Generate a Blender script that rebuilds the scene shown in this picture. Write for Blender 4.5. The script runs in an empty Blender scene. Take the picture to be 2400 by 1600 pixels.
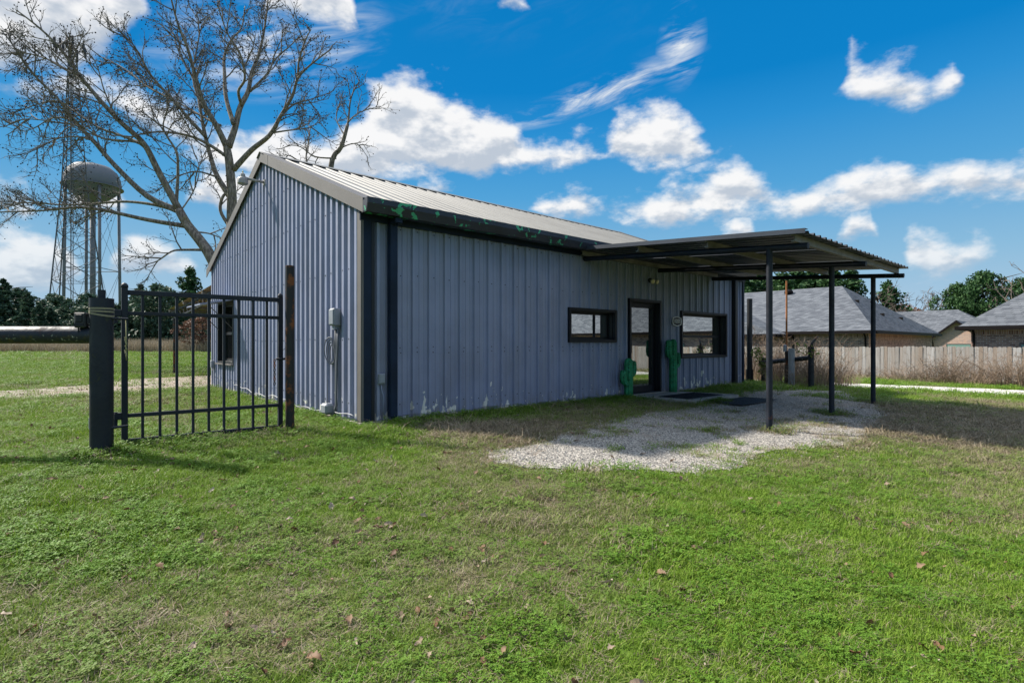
import bpy, math, random
import numpy as np
from mathutils import Vector, Matrix

random.seed(7)
RNG = np.random.default_rng(11)
SC = bpy.context.scene
COL = SC.collection
R = math.radians

# ------------------------------------------------------------------ camera, sky, sun, exposure
YAW = 0.722                                   # the building's long front runs along DX
DX = np.array([math.cos(YAW), math.sin(YAW)])
NX = np.array([-math.sin(YAW), math.cos(YAW)])
CORNER = np.array([-2.208, 7.9145])           # near corner of the building
BL, BW = 12.0, 9.0                            # building length and gable width

cam_d = bpy.data.cameras.new('camera')
cam = bpy.data.objects.new('camera', cam_d)
COL.objects.link(cam)
cam.location = (0, 0, 1.19)
cam.rotation_euler = (R(90), 0, 0)
cam_d.sensor_width = 36
cam_d.lens = 1258 / 2400 * 36
cam_d.shift_y = 5 / 2400
cam_d.clip_start = 0.05
cam_d.clip_end = 4000
SC.camera = cam

SUN_AZ = R(160)                             # measured from +x towards +y
SUN_EL = R(41.5)
SUN_DIR = Vector((math.cos(SUN_AZ) * math.cos(SUN_EL), math.sin(SUN_AZ) * math.cos(SUN_EL), math.sin(SUN_EL)))
sun_d = bpy.data.lights.new('sun', 'SUN')
sun_d.energy = 3.2
sun_d.angle = R(2.5)
sun_d.color = (1.0, 0.93, 0.82)
sun = bpy.data.objects.new('sun', sun_d)
COL.objects.link(sun)
sun.location = (-20, 12, 25)
sun.rotation_euler = (-SUN_DIR).to_track_quat('-Z', 'Y').to_euler()

SC.view_settings.view_transform = 'Standard'
SC.view_settings.look = 'None'
SC.view_settings.gamma = 1
SC.view_settings.use_curve_mapping = False
SC.view_settings.exposure = 1.6
SKY_STRENGTH = 0.080
SKY_STOPS = [(0, (2.0, 2.55, 3.05)), (8, (1.05, 2.05, 2.95)), (15, (.34, 1.5, 2.85)), (21, (.09, 1.14, 2.68)), (25, (.005, .90, 2.42)), (36, (.0, .80, 2.2)), (90, (.10, .8, 2.2))]
SKY_BLEND = 0.012
CLOUD_DARK, CLOUD_LIT = (2.2, 2.45, 2.8), (4.0, 3.98, 3.97)
SC.cycles.max_bounces = 6
SC.cycles.diffuse_bounces = 3
SC.cycles.glossy_bounces = 3
SC.cycles.transmission_bounces = 2
SC.cycles.transparent_max_bounces = 4
SC.cycles.caustics_reflective = False
SC.cycles.caustics_refractive = False


class NT:
    """small node-tree helper"""
    def __init__(self, tree):
        self.t = tree
        self.n = tree.nodes
        self.l = tree.links

    def new(self, typ, **kw):
        nd = self.n.new(typ)
        for k, v in kw.items():
            setattr(nd, k, v)
        return nd

    def put(self, sock, v):
        if hasattr(v, 'is_output'):
            self.l.new(v, sock)
        elif v is not None:
            if isinstance(v, (tuple, list)) and len(v) == 3 and sock.type == 'RGBA':
                v = (*v, 1)
            sock.default_value = v

    def m(self, op, a, b=None, c=None, clamp=False):
        nd = self.new('ShaderNodeMath', operation=op, use_clamp=clamp)
        for i, v in enumerate((a, b, c)):
            if v is not None:
                self.put(nd.inputs[i], v)
        return nd.outputs[0]

    def vm(self, op, a, b=None):
        nd = self.new('ShaderNodeVectorMath', operation=op)
        self.put(nd.inputs[0], a)
        if b is not None:
            if op == 'SCALE':
                self.put(nd.inputs[3], b)
            else:
                self.put(nd.inputs[1], b)
        return nd.outputs[0]

    def mix(self, f, a, b, mode='MIX'):
        nd = self.new('ShaderNodeMix', data_type='RGBA', blend_type=mode)
        self.put(nd.inputs[0], f)
        self.put(nd.inputs[6], a)
        self.put(nd.inputs[7], b)
        return nd.outputs[2]

    def noise(self, vec, scale, detail=4, rough=0.55, dist=0.0):
        nd = self.new('ShaderNodeTexNoise')
        self.put(nd.inputs['Vector'], vec)
        nd.inputs['Scale'].default_value = scale
        nd.inputs['Detail'].default_value = detail
        nd.inputs['Roughness'].default_value = rough
        nd.inputs['Distortion'].default_value = dist
        return nd.outputs['Fac']

    def step(self, v, lo, hi, a=0.0, b=1.0):
        nd = self.new('ShaderNodeMapRange', interpolation_type='SMOOTHSTEP')
        self.put(nd.inputs[0], v)
        nd.inputs[1].default_value = lo
        nd.inputs[2].default_value = hi
        nd.inputs[3].default_value = a
        nd.inputs[4].default_value = b
        return nd.outputs[0]

    def scaled(self, vec, s):
        return self.vm('MULTIPLY', vec, s)


def build_world():
    w = bpy.data.worlds.new('World')
    SC.world = w
    w.use_nodes = True
    T = NT(w.node_tree)
    T.n.clear()
    out = T.new('ShaderNodeOutputWorld')
    bg = T.new('ShaderNodeBackground')
    bg.inputs[1].default_value = SKY_STRENGTH
    T.l.new(bg.outputs[0], out.inputs[0])
    sky = T.new('ShaderNodeTexSky', sky_type='NISHITA')
    sky.sun_disc = False
    sky.sun_elevation = SUN_EL
    sky.sun_rotation = math.pi / 2 - SUN_AZ
    sky.altitude = 0
    sky.air_density = 1.0
    sky.dust_density = 0.2
    sky.ozone_density = 3.0
    tc = T.new('ShaderNodeTexCoord')
    D = tc.outputs['Generated']
    sep = T.new('ShaderNodeSeparateXYZ')
    T.l.new(D, sep.inputs[0])
    az = T.m('ARCTAN2', sep.outputs[0], sep.outputs[1])
    el = T.m('ARCSINE', sep.outputs[2])
    az01 = T.m('MULTIPLY_ADD', az, 1 / (2 * math.pi), 0.5)
    eld = T.m('MULTIPLY', el, 180 / math.pi)
    # cloud decks: (azimuth deg, bottom deg, top deg); a deck with top below bottom is open sky there
    decks = [
        [(-180, 4, 9), (-150, 5, 4), (-110, 4, 9), (-80, 5, 3), (-52, 4, 6.5), (-44, 4.4, 7.6), (-41, 4.2, 8.8), (-39, 5.2, 7.6), (-37.8, 6, 5), (-36, 5.8, 8.8), (-32, 6.0, 9.0), (-28, 7, 6), (-12, 14.5, 13.5),
         (-9.5, 15.0, 16.6), (-6, 15.0, 17.0), (-4, 15.5, 15), (20.0, 10.2, 9.6), (22, 9.9, 12.0), (24.2, 10.0, 11.8), (25.6, 10.4, 10), (30.2, 9.9, 9.5), (32.5, 9.6, 11.8), (34.5, 9.4, 11.4), (35.2, 9, 8), (36, 6.2, 9.8), (38, 5.8, 9.6), (39.5, 6.0, 8.2), (41.5, 6.2, 8.4), (43, 6.8, 6.5), (60, 5, 8.5), (95, 5, 3), (130, 5, 9)],
        [(-180, 12, 20), (-140, 12, 10), (-115, 12, 19), (-85, 12, 10), (-62, 12, 17), (-50, 12, 11.5), (-44, 10.4, 12.6), (-42, 10.0, 12.8), (-40.6, 11, 10), (-38.5, 10.6, 14), (-36, 10.8, 13.8), (-34, 12, 11), (-29, 13, 16), (-25, 12.2, 17), (-21, 12, 14), (-1, 14.5, 14.2),
         (3, 13.4, 15.4), (7.5, 12.9, 16.8), (11, 12.7, 15.2), (15, 12.5, 15.2), (18.5, 12.3, 16.6), (22, 12.3, 18.0), (24.5, 12.2, 17.0), (26.5, 12.1, 14.2), (29.5, 11.8, 15.2), (32.5, 11.5, 14.8), (35.5, 11.9, 15.2), (39, 11.6, 15.2), (44, 10.9, 14.0), (52, 12.5, 12), (72, 12, 18), (110, 12, 11)],
        [(-180, 22, 30), (-145, 22, 20), (-112, 22, 30), (-80, 22, 20), (-62, 18, 25), (-48, 19, 17), (-38, 19.5, 21.5), (-33, 17, 20.5), (-28, 15.5, 20), (-24, 15.0, 20), (-19, 15.6, 20.0), (-16.5, 15.4, 22.4), (-13.5, 16.4, 25.0), (-10.8, 17.0, 25.8), (-7, 17.3, 24.6), (-3.5, 17.1, 24.0), (0, 17.6, 23.2), (2, 18.0, 21.0), (5, 18.2, 20.6), (8.5, 18.0, 20.8), (10.2, 17.8, 20.6), (11.4, 17.8, 23.0), (14, 17.7, 23.4), (17.5, 17.6, 22.6), (19.8, 18.0, 19.4), (22, 19, 18), (50, 20, 18.5), (70, 20, 27), (100, 22, 20), (135, 20, 29)],
        [(-180, 40, 52), (-120, 40, 38), (-90, 36, 48), (-58, 24, 34), (-48, 20.8, 31), (-43.7, 20.6, 31), (-40, 21.2, 31), (-37.6, 22.8, 31), (-35.6, 25.0, 31), (-33.5, 28, 27), (-25.5, 29.5, 29), (-23.5, 29.0, 35), (-17.5, 28.9, 35), (-15.2, 30, 29), (-3, 32.2, 32), (0, 31.8, 34), (4, 32, 31.7), (20, 31, 30.5),
         (30.6, 22.6, 22), (31.4, 22.0, 23.2), (32.4, 21.4, 24.2), (34.2, 20.2, 22.6), (36.6, 19.6, 22.6), (38.2, 20.2, 21.3), (39.6, 20.2, 22.0), (40.6, 21, 20), (60, 30, 28), (95, 35, 47), (140, 38, 36)]]
    decks = [[(a, b, b + (t - b) * 1.05 if t > b else b - 3.0) for a, b, t in dk] for dk in decks]
    Ds = T.vm('MULTIPLY', D, (1, 1, 1.8))
    n1 = T.noise(Ds, 10.0, 7, 0.57)
    n2 = T.noise(T.vm('ADD', Ds, (-0.012, 0.004, 0.030)), 10.0, 4, 0.57)
    puff = T.m('SUBTRACT', n1, 0.5)
    bestf = besty = None
    for dk in decks:
        rp = T.new('ShaderNodeValToRGB')
        rp.color_ramp.interpolation = 'EASE'
        es = rp.color_ramp.elements
        for i, (a, b, t) in enumerate(dk):
            e = es[i] if i < 2 else es.new(0.999)
            e.position = (a + 180) / 360
            e.color = (b / 60, t / 60, 0, 1)
        T.l.new(az01, rp.inputs[0])
        s3 = T.new('ShaderNodeSeparateXYZ')
        T.l.new(rp.outputs[0], s3.inputs[0])
        bot = T.m('MULTIPLY', s3.outputs[0], 60)
        top = T.m('MULTIPLY', s3.outputs[1], 60)
        fb = T.m('SUBTRACT', eld, bot)
        ft = T.m('SUBTRACT', top, eld)
        f = T.m('MINIMUM', T.m('MULTIPLY', fb, 1.6), ft)
        y = T.m('DIVIDE', fb, T.m('MAXIMUM', T.m('SUBTRACT', top, bot), 0.6))
        if bestf is None:
            bestf, besty = f, y
        else:
            g = T.m('GREATER_THAN', f, bestf)
            besty = T.m('ADD', T.m('MULTIPLY', y, g), T.m('MULTIPLY', besty, T.m('SUBTRACT', 1.0, g)))
            bestf = T.m('MAXIMUM', bestf, f)
    dens = T.m('ADD', T.m('MULTIPLY', bestf, 0.75), T.m('MULTIPLY', puff, 7.6))
    alpha = T.step(dens, -0.40, 1.55)
    lit = T.m('ADD', T.m('MULTIPLY', T.m('SUBTRACT', besty, 0.40), 1.15), T.m('MULTIPLY', T.m('SUBTRACT', n1, n2), 4.2))
    lit = T.step(lit, -0.55, 0.45)
    cumulus = T.mix(lit, CLOUD_DARK, CLOUD_LIT)
    # high wispy cirrus, streaked
    ca, sa = math.cos(R(14)), math.sin(R(14))
    u = T.m('ADD', T.m('MULTIPLY', az, ca), T.m('MULTIPLY', el, sa))
    v = T.m('SUBTRACT', T.m('MULTIPLY', el, ca), T.m('MULTIPLY', az, sa))
    cv = T.new('ShaderNodeCombineXYZ')
    T.put(cv.inputs[0], T.m('MULTIPLY', u, 5.0))
    T.put(cv.inputs[1], T.m('MULTIPLY', v, 20.0))
    wisp = T.noise(cv.outputs[0], 1.6, 5, 0.62, 0.7)
    cover = T.noise(D, 2.6, 1, 0.5)
    streak = None
    for a, e, ra, re in ((9, 24.6, 11.5, 1.7), (17.5, 28.0, 2.6, 4.0), (-24, 27, 12, 5)):
        x = T.m('MULTIPLY_ADD', az, 1 / R(ra), -a / ra)
        tilt = T.m('MULTIPLY', T.m('SUBTRACT', az, R(a)), 0.24)
        y = T.m('DIVIDE', T.m('SUBTRACT', T.m('SUBTRACT', el, tilt), R(e)), R(re))
        q = T.m('SUBTRACT', 1.0, T.m('SQRT', T.m('ADD', T.m('MULTIPLY', x, x), T.m('MULTIPLY', y, y))))
        streak = q if streak is None else T.m('MAXIMUM', streak, q)
    streak = T.m('MAXIMUM', streak, 0.0)
    wa = T.m('MULTIPLY', T.step(wisp, 0.40, 0.80), T.m('ADD', T.m('MULTIPLY', streak, 1.6), T.step(cover, 0.5, 0.8, 0, 0.16)), clamp=True)
    # clear-sky colour: the sky texture pulled towards the deep azure of the photograph
    gr = T.new('ShaderNodeValToRGB')
    stops = SKY_STOPS
    for i, (e, c) in enumerate(stops):
        el_ = gr.color_ramp.elements[i] if i < 2 else gr.color_ramp.elements.new(0.999)
        el_.position = e / 90
        el_.color = (*[x / 10 for x in c], 1)
    T.put(gr.inputs[0], T.m('DIVIDE', eld, 90.0))
    azure = T.vm('SCALE', gr.outputs[0], 10.0)
    capped = T.vm('MINIMUM', sky.outputs[0], (4.0, 4.6, 5.2))
    base = T.mix(SKY_BLEND, azure, capped)
    base = T.mix(wa, base, (3.4, 3.55, 3.7))
    hazy = T.m('MULTIPLY', alpha, T.step(eld, 0.5, 12.0, 0.5, 0.97))
    col = T.mix(hazy, base, cumulus)
    # unseen overhead cloud deck, added brighter than the visible clouds to lift shade fill
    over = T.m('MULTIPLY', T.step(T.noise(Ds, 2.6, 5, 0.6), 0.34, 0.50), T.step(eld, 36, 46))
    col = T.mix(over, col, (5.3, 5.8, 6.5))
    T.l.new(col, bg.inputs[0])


build_world()

# ------------------------------------------------------------------ helpers


def prop(o, label=None, cat=None, group=None, kind=None):
    if label:
        o['label'] = label
    if cat:
        o['category'] = cat
    if group:
        o['group'] = group
    if kind:
        o['kind'] = kind
    return o


def empty(name, loc=(0, 0, 0), rz=0.0, label=None, cat=None, group=None):
    o = bpy.data.objects.new(name, None)
    o.empty_display_size = 0.2
    COL.objects.link(o)
    o.location = loc
    o.rotation_euler = (0, 0, rz)
    return prop(o, label, cat, group)


class MB:
    """collects faces and links them as one mesh object"""
    def __init__(self):
        self.v = []
        self.f = []

    def add(self, vs, fs):
        b = len(self.v)
        self.v.extend([tuple(p) for p in vs])
        self.f.extend([tuple(i + b for i in q) for q in fs])
        return self

    def quad(self, a, b, c, d):
        return self.add([a, b, c, d], [(0, 1, 2, 3)])

    def box(self, x0, x1, y0, y1, z0, z1):
        p = [(x, y, z) for z in (z0, z1) for y in (y0, y1) for x in (x0, x1)]
        return self.add(p, [(0, 2, 3, 1), (4, 5, 7, 6), (0, 1, 5, 4), (1, 3, 7, 5), (3, 2, 6, 7), (2, 0, 4, 6)])

    def bbox(self, x0, x1, y0, y1, z0, z1, b=0.006):
        """box with chamfered vertical and horizontal edges"""
        def ring(z, i):
            return [(x0 + i, y0, z), (x1 - i, y0, z), (x1, y0 + i, z), (x1, y1 - i, z), (x1 - i, y1, z), (x0 + i, y1, z), (x0, y1 - i, z), (x0, y0 + i, z)]
        def inset(z):
            return [(x0 + b, y0 + b, z), (x1 - b, y0 + b, z), (x1 - b, y0 + b, z), (x1 - b, y1 - b, z), (x1 - b, y1 - b, z), (x0 + b, y1 - b, z), (x0 + b, y1 - b, z), (x0 + b, y0 + b, z)]
        rs = [inset(z0), ring(z0 + b, b), ring(z1 - b, b), inset(z1)]
        vs = [p for r in rs for p in r]
        fs = []
        for k in range(3):
            for i in range(8):
                j = (i + 1) % 8
                fs.append((k * 8 + i, k * 8 + j, (k + 1) * 8 + j, (k + 1) * 8 + i))
        fs.append((7, 5, 3, 1))
        fs.append((25, 27, 29, 31))
        return self.add(vs, fs)

    def beam(self, a, b, w, h, up=(0, 0, 1)):
        """rectangular bar from a to b"""
        a, b, up = Vector(a), Vector(b), Vector(up)
        t = (b - a).normalized()
        s = t.cross(up)
        if s.length < 1e-4:
            s = t.cross(Vector((1, 0, 0)))
        s.normalize()
        q = s.cross(t).normalized()
        vs = [p + s * i * w / 2 + q * j * h / 2 for p in (a, b) for i, j in ((-1, -1), (1, -1), (1, 1), (-1, 1))]
        return self.add(vs, [(3, 2, 1, 0), (4, 5, 6, 7), (0, 1, 5, 4), (1, 2, 6, 5), (2, 3, 7, 6), (3, 0, 4, 7)])

    def tube(self, path, rad, sides=8, cap=True, lobes=0, depth=0.0):
        pts = [Vector(p) for p in path]
        n = len(pts)
        if not hasattr(rad, '__len__'):
            rad = [rad] * n
        ref = None
        b = len(self.v)
        for i, p in enumerate(pts):
            t = (pts[min(i + 1, n - 1)] - pts[max(i - 1, 0)])
            if t.length < 1e-9:
                t = Vector((0, 0, 1))
            t.normalize()
            if ref is None:
                ref = t.orthogonal().normalized()
            ref = ref - t * ref.dot(t)
            ref = ref.normalized() if ref.length > 1e-6 else t.orthogonal().normalized()
            s = t.cross(ref)
            for k in range(sides):
                a = 2 * math.pi * k / sides
                r = rad[i] * (1 + (depth * math.cos(lobes * a) if lobes else 0))
                self.v.append(tuple(p + ref * math.cos(a) * r + s * math.sin(a) * r))
        for i in range(n - 1):
            for k in range(sides):
                j = (k + 1) % sides
                self.f.append((b + i * sides + k, b + i * sides + j, b + (i + 1) * sides + j, b + (i + 1) * sides + k))
        if cap:
            self.f.append(tuple(b + k for k in reversed(range(sides))))
            self.f.append(tuple(b + (n - 1) * sides + k for k in range(sides)))
        return self

    def lathe(self, prof, sides=24, c=(0, 0, 0)):
        b = len(self.v)
        n = len(prof)
        for r, z in prof:
            for k in range(sides):
                a = 2 * math.pi * k / sides
                self.v.append((c[0] + r * math.cos(a), c[1] + r * math.sin(a), c[2] + z))
        for i in range(n - 1):
            for k in range(sides):
                j = (k + 1) % sides
                self.f.append((b + i * sides + k, b + i * sides + j, b + (i + 1) * sides + j, b + (i + 1) * sides + k))
        self.f.append(tuple(b + k for k in reversed(range(sides))))
        self.f.append(tuple(b + (n - 1) * sides + k for k in range(sides)))
        return self

    def prism(self, poly, fn):
        """poly: 2-D outline, fn(p, end) -> 3-D point for end 0 and 1"""
        n = len(poly)
        vs = [fn(p, 0) for p in poly] + [fn(p, 1) for p in poly]
        fs = [tuple(reversed(range(n))), tuple(range(n, 2 * n))]
        fs += [(i, (i + 1) % n, n + (i + 1) % n, n + i) for i in range(n)]
        return self.add(vs, fs)

    def torus(self, c, r0, r1, ax, n=10, m=5):
        ax = Vector(ax).normalized()
        u = ax.orthogonal().normalized()
        w = ax.cross(u)
        c = Vector(c)
        b = len(self.v)
        for i in range(n):
            a = 2 * math.pi * i / n
            e = u * math.cos(a) + w * math.sin(a)
            for j in range(m):
                q = 2 * math.pi * j / m
                self.v.append(tuple(c + e * (r0 + r1 * math.cos(q)) + ax * r1 * math.sin(q)))
        for i in range(n):
            for j in range(m):
                self.f.append((b + i * m + j, b + ((i + 1) % n) * m + j, b + ((i + 1) % n) * m + (j + 1) % m, b + i * m + (j + 1) % m))
        return self

    def mesh(self, name, mat, smooth=False):
        me = bpy.data.meshes.new(name)
        me.from_pydata(self.v, [], self.f)
        me.materials.append(mat)
        if smooth:
            me.polygons.foreach_set('use_smooth', [True] * len(me.polygons))
        me.update()
        return me

    def build(self, name, mat, parent=None, smooth=False, sharp=None):
        me = self.mesh(name, mat, smooth)
        if smooth and sharp:
            me.set_sharp_from_angle(angle=R(sharp))
        return link(name, me, parent)


def link(name, me, parent=None, loc=None):
    o = bpy.data.objects.new(name, me)
    COL.objects.link(o)
    if parent is not None:
        o.parent = parent
    if loc is not None:
        o.location = loc
    return o


def clone(root, loc, rz=0.0, scale=1.0):
    """copy a thing, its parts and their sub-parts"""
    def rec(o, par):
        c = o.copy()
        COL.objects.link(c)
        if par is not None:
            c.parent = par
        for ch in [x for x in bpy.data.objects if x.parent == o and not x.get('_c')]:
            rec(ch, c)
        return c
    r = rec(root, None)
    r.location = loc
    r.rotation_euler = (0, 0, rz)
    r.scale = scale if hasattr(scale, '__len__') else (scale,) * 3
    return r


# value noise on numpy arrays -------------------------------------------------
_GRID = RNG.random((256, 256))


def vnoise(x, y, sc):
    x = np.asarray(x, float) * sc + 1000
    y = np.asarray(y, float) * sc + 1000
    xi = np.floor(x).astype(int)
    yi = np.floor(y).astype(int)
    fx = x - xi
    fy = y - yi
    fx = fx * fx * (3 - 2 * fx)
    fy = fy * fy * (3 - 2 * fy)
    g = lambda a, b: _GRID[a % 256, b % 256]
    return (g(xi, yi) * (1 - fx) + g(xi + 1, yi) * fx) * (1 - fy) + (g(xi, yi + 1) * (1 - fx) + g(xi + 1, yi + 1) * fx) * fy


def fbm(x, y, sc, o=4):
    s = 0
    a = 0.5
    t = 0
    for i in range(o):
        s = s + a * vnoise(x + 31.7 * i, y - 17.3 * i, sc)
        t += a
        a *= 0.55
        sc *= 2.1
    return s / t


def zg(x, y):
    """height of the ground"""
    x = np.asarray(x, float)
    y = np.asarray(y, float)
    rx, ry = x - CORNER[0], y - CORNER[1]
    s = rx * NX[0] + ry * NX[1]
    t = rx * DX[0] + ry * DX[1]
    r = np.hypot(np.maximum(0, -s), np.maximum(0, t - BL))
    z = -.04 * np.minimum(r, 4) - .03 * np.clip(r - 4, 0, 12) - .006 * np.clip(r - 16, 0, 60)
    z = z + .0115 * np.clip(y - 14, 0, 70) * np.clip((-x - 4) / 6, 0, 1)
    near = np.clip(1.5 - np.hypot(x, y) / 60, 0.1, 1)
    return z + (fbm(x, y, 0.35, 3) - 0.5) * 0.05 * near * np.clip((r + np.maximum(0, -t)) / 3, 0, 1)


def zgs(x, y):
    return float(zg(np.array([x]), np.array([y]))[0])


def local(t, s):
    p = CORNER + DX * t + NX * s
    return float(p[0]), float(p[1])


def inpoly(x, y, poly):
    x = np.asarray(x)
    y = np.asarray(y)
    ins = np.zeros(x.shape, bool)
    n = len(poly)
    for i in range(n):
        x0, y0 = poly[i]
        x1, y1 = poly[(i + 1) % n]
        if y0 == y1:
            continue
        c = ((y0 > y) != (y1 > y)) & (x < (x1 - x0) * (y - y0) / (y1 - y0) + x0)
        ins ^= c
    return ins


# ------------------------------------------------------------------ materials


def mat(name, col, rough=0.6, metal=0.0, spec=0.5, vary=0.0, vscale=3.0, bump=0.0, bscale=40.0, extra=None):
    m = bpy.data.materials.new(name)
    m.use_nodes = True
    T = NT(m.node_tree)
    b = T.n['Principled BSDF']
    b.inputs['Roughness'].default_value = rough
    b.inputs['Metallic'].default_value = metal
    b.inputs['Specular IOR Level'].default_value = spec
    tc = T.new('ShaderNodeTexCoord')
    P = tc.outputs['Object']
    c = (*col, 1)
    if vary:
        n = T.noise(P, vscale, 5, 0.6)
        c = T.mix(T.step(n, 0.25, 0.75), tuple(x * (1 - vary) for x in col), tuple(min(1, x * (1 + vary)) for x in col))
    if extra:
        c = extra(T, P, c, b) or c
    T.put(b.inputs['Base Color'], c)
    if bump:
        bm = T.new('ShaderNodeBump')
        bm.inputs['Strength'].default_value = bump
        bm.inputs['Distance'].default_value = 0.01
        T.put(bm.inputs['Height'], T.noise(P, bscale, 4, 0.6))
        T.l.new(bm.outputs[0], b.inputs['Normal'])
    return m


def axis(T, P, i):
    s = T.new('ShaderNodeSeparateXYZ')
    T.l.new(P, s.inputs[0])
    return s.outputs[i]


def wall_paint(T, P, c, b):
    z = axis(T, P, 2)
    streak = T.noise(T.scaled(P, (3.0, 3.0, 0.25)), 2.0, 5, 0.6)
    c = T.mix(T.step(streak, 0.35, 0.75, 0, 0.35), c, (0.22, 0.225, 0.27))
    dirt = T.noise(T.scaled(P, (1, 1, 0.6)), 1.1, 5, 0.62)
    c = T.mix(T.step(dirt, 0.45, 0.75, 0, 0.30), c, (0.10, 0.10, 0.11))
    chip = T.noise(T.scaled(P, (1.0, 1.0, 0.55)), 8.0, 3, 0.55, 0.4)
    thr = T.m('ADD', chip, T.m('MULTIPLY', z, -0.36))
    low = T.noise(P, 1.3, 2, 0.5)
    mask = T.step(T.m('ADD', thr, T.m('MULTIPLY', T.m('SUBTRACT', low, 0.5), 0.30)), 0.545, 0.555)
    c = T.mix(mask, c, (0.62, 0.60, 0.55))
    splash = T.m('MULTIPLY', T.step(z, 0.42, 0.05), T.step(T.noise(T.scaled(P, (2.5, 2.5, 1.2)), 4.0, 4, 0.65), 0.42, 0.68, 0, 0.5))
    c = T.mix(splash, c, (0.15, 0.125, 0.095))
    T.put(b.inputs['Roughness'], T.m('ADD', 0.36, T.m('MULTIPLY', streak, 0.25)))
    bm = T.new('ShaderNodeBump')
    bm.inputs['Strength'].default_value = 0.35
    bm.inputs['Distance'].default_value = 0.03
    T.put(bm.inputs['Height'], T.noise(T.scaled(P, (1, 1, 0.7)), 2.3, 3, 0.5))
    T.l.new(bm.outputs[0], b.inputs['Normal'])
    return c


def peel(base, under, thr, scale=5.0, fall=None):
    def fn(T, P, c, b):
        n = T.noise(T.scaled(P, (1, 1, 1.0)), scale, 5, 0.58, 0.5)
        if fall:
            ax_, a, s = fall
            v = axis(T, P, ax_)
            n = T.m('SUBTRACT', n, T.m('MULTIPLY', T.m('MAXIMUM', T.m('SUBTRACT', v, a), 0.0), s))
        d = T.noise(P, 2.2, 4, 0.6)
        c = T.mix(T.step(d, 0.3, 0.7), tuple(x * 0.7 for x in base), tuple(x * 1.4 for x in base))
        return T.mix(T.step(n, thr, thr + 0.012), c, T.mix(d, tuple(x * .7 for x in under), tuple(x * 1.25 for x in under)))
    return fn


def rusty(amount, rust=(0.16, 0.055, 0.018), lichen=0.0):
    def fn(T, P, c, b):
        n = T.noise(P, 6.0, 6, 0.65, 0.3)
        c = T.mix(T.step(n, 0.72 - amount, 0.85 - amount), c, rust)
        if lichen:
            geo = T.new('ShaderNodeNewGeometry')
            nz = axis(T, geo.outputs['Normal'], 2)
            k = T.noise(P, 26.0, 4, 0.6)
            under = T.m('MULTIPLY', T.step(nz, 0.15, -0.25), T.step(nz, -0.95, -0.45))
            c = T.mix(T.m('MULTIPLY', T.step(k, 0.60, 0.64), under), c, (0.34, 0.33, 0.27))
            c = T.mix(T.m('MULTIPLY', T.step(T.noise(P, 11.0, 4, 0.6), 0.5, 0.62), T.step(nz, 0.1, -0.3, 0, 0.7)), c, (0.06, 0.045, 0.012))
        T.put(b.inputs['Roughness'], T.step(n, 0.4, 0.7, 0.5, 0.85))
        return c
    return fn


def cactus_paint(T, P, c, b):
    vo = T.new('ShaderNodeTexVoronoi')
    T.l.new(P, vo.inputs['Vector'])
    vo.inputs['Scale'].default_value = 15
    vo.inputs['Randomness'].default_value = 0.55
    c = T.mix(T.step(vo.outputs['Distance'], 0.26, 0.18), c, (0.006, 0.014, 0.008))
    n = T.noise(P, 9, 5, 0.65)
    c = T.mix(T.step(n, 0.60, 0.63, 0, 0.8), c, (0.03, 0.25, 0.16))
    return T.mix(T.step(T.noise(P, 16, 4, 0.6), 0.66, 0.68), c, (0.07, 0.035, 0.018))


M = {}
M['wall'] = mat('wall_paint', (0.200, 0.224, 0.328), 0.42, 0, 0.5, 0.10, 1.5, extra=wall_paint)
M['roof'] = mat('galvanised_roof', (0.135, 0.135, 0.130), 0.65, 0.0, 0.5, 0.16, 1.2, 0.05, 30)
M['taupe'] = mat('taupe_trim', (0.115, 0.105, 0.10), 0.55, 0, 0.4, 0.10, 3)
M['navy'] = mat('navy_trim', (0.012, 0.022, 0.045), 0.5, 0, 0.2, extra=peel((0.006, 0.013, 0.030), (0.02, 0.24, 0.12), 0.625, 5.0, (2, 0.0, 0.16)))
M['gutter'] = mat('peeling_gutter', (0.01, 0.014, 0.025), 0.5, 0, 0.5, extra=peel((0.010, 0.013, 0.024), (0.035, 0.30, 0.155), 0.55, 6.0, (0, 0.9, 0.022)))
M['dark'] = mat('near_black_trim', (0.006, 0.007, 0.010), 0.5, 0, 0.4)
M['frame'] = mat('dark_frame_paint', (0.006, 0.007, 0.011), 0.5, 0, 0.3, 0.3, 5)
M['pipe'] = mat('blue_black_pipe_paint', (0.0075, 0.011, 0.020), 0.45, 0, 0.35, 0.35, 3, 0.1, 60, extra=rusty(0.06))
M['rail'] = mat('weathered_rail_pipe', (0.014, 0.017, 0.026), 0.6, 0, 0.3, 0.35, 3, 0.25, 40, extra=rusty(0.16, (0.07, 0.030, 0.016), 1))
M['post'] = mat('mossy_post_paint', (0.008, 0.011, 0.018), 0.5, 0, 0.35, 0.35, 3, 0.15, 50, extra=rusty(0.14, (0.035, 0.038, 0.018)))
M['rustpost'] = mat('rust_streaked_pipe', (0.016, 0.015, 0.016), 0.6, 0, 0.3, 0.35, 3, 0.2, 50, extra=rusty(0.22))
M['rustpole'] = mat('orange_rust_pole', (0.26, 0.10, 0.035), 0.8, 0, 0.3, 0.4, 4, 0.2, 50)
M['canopy'] = mat('dark_canopy_sheet', (0.032, 0.040, 0.056), 0.42, 0.2, 0.5, 0.25, 2)
M['purlin'] = mat('primer_purlin', (0.17, 0.155, 0.145), 0.55, 0.0, 0.5, 0.3, 4)
M['concrete'] = mat('concrete', (0.33, 0.30, 0.27), 0.9, 0, 0.3, 0.22, 4, 0.25, 60)
M['mat_black'] = mat('black_rubber', (0.010, 0.011, 0.016), 0.75, 0, 0.3, 0.3, 20)
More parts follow.
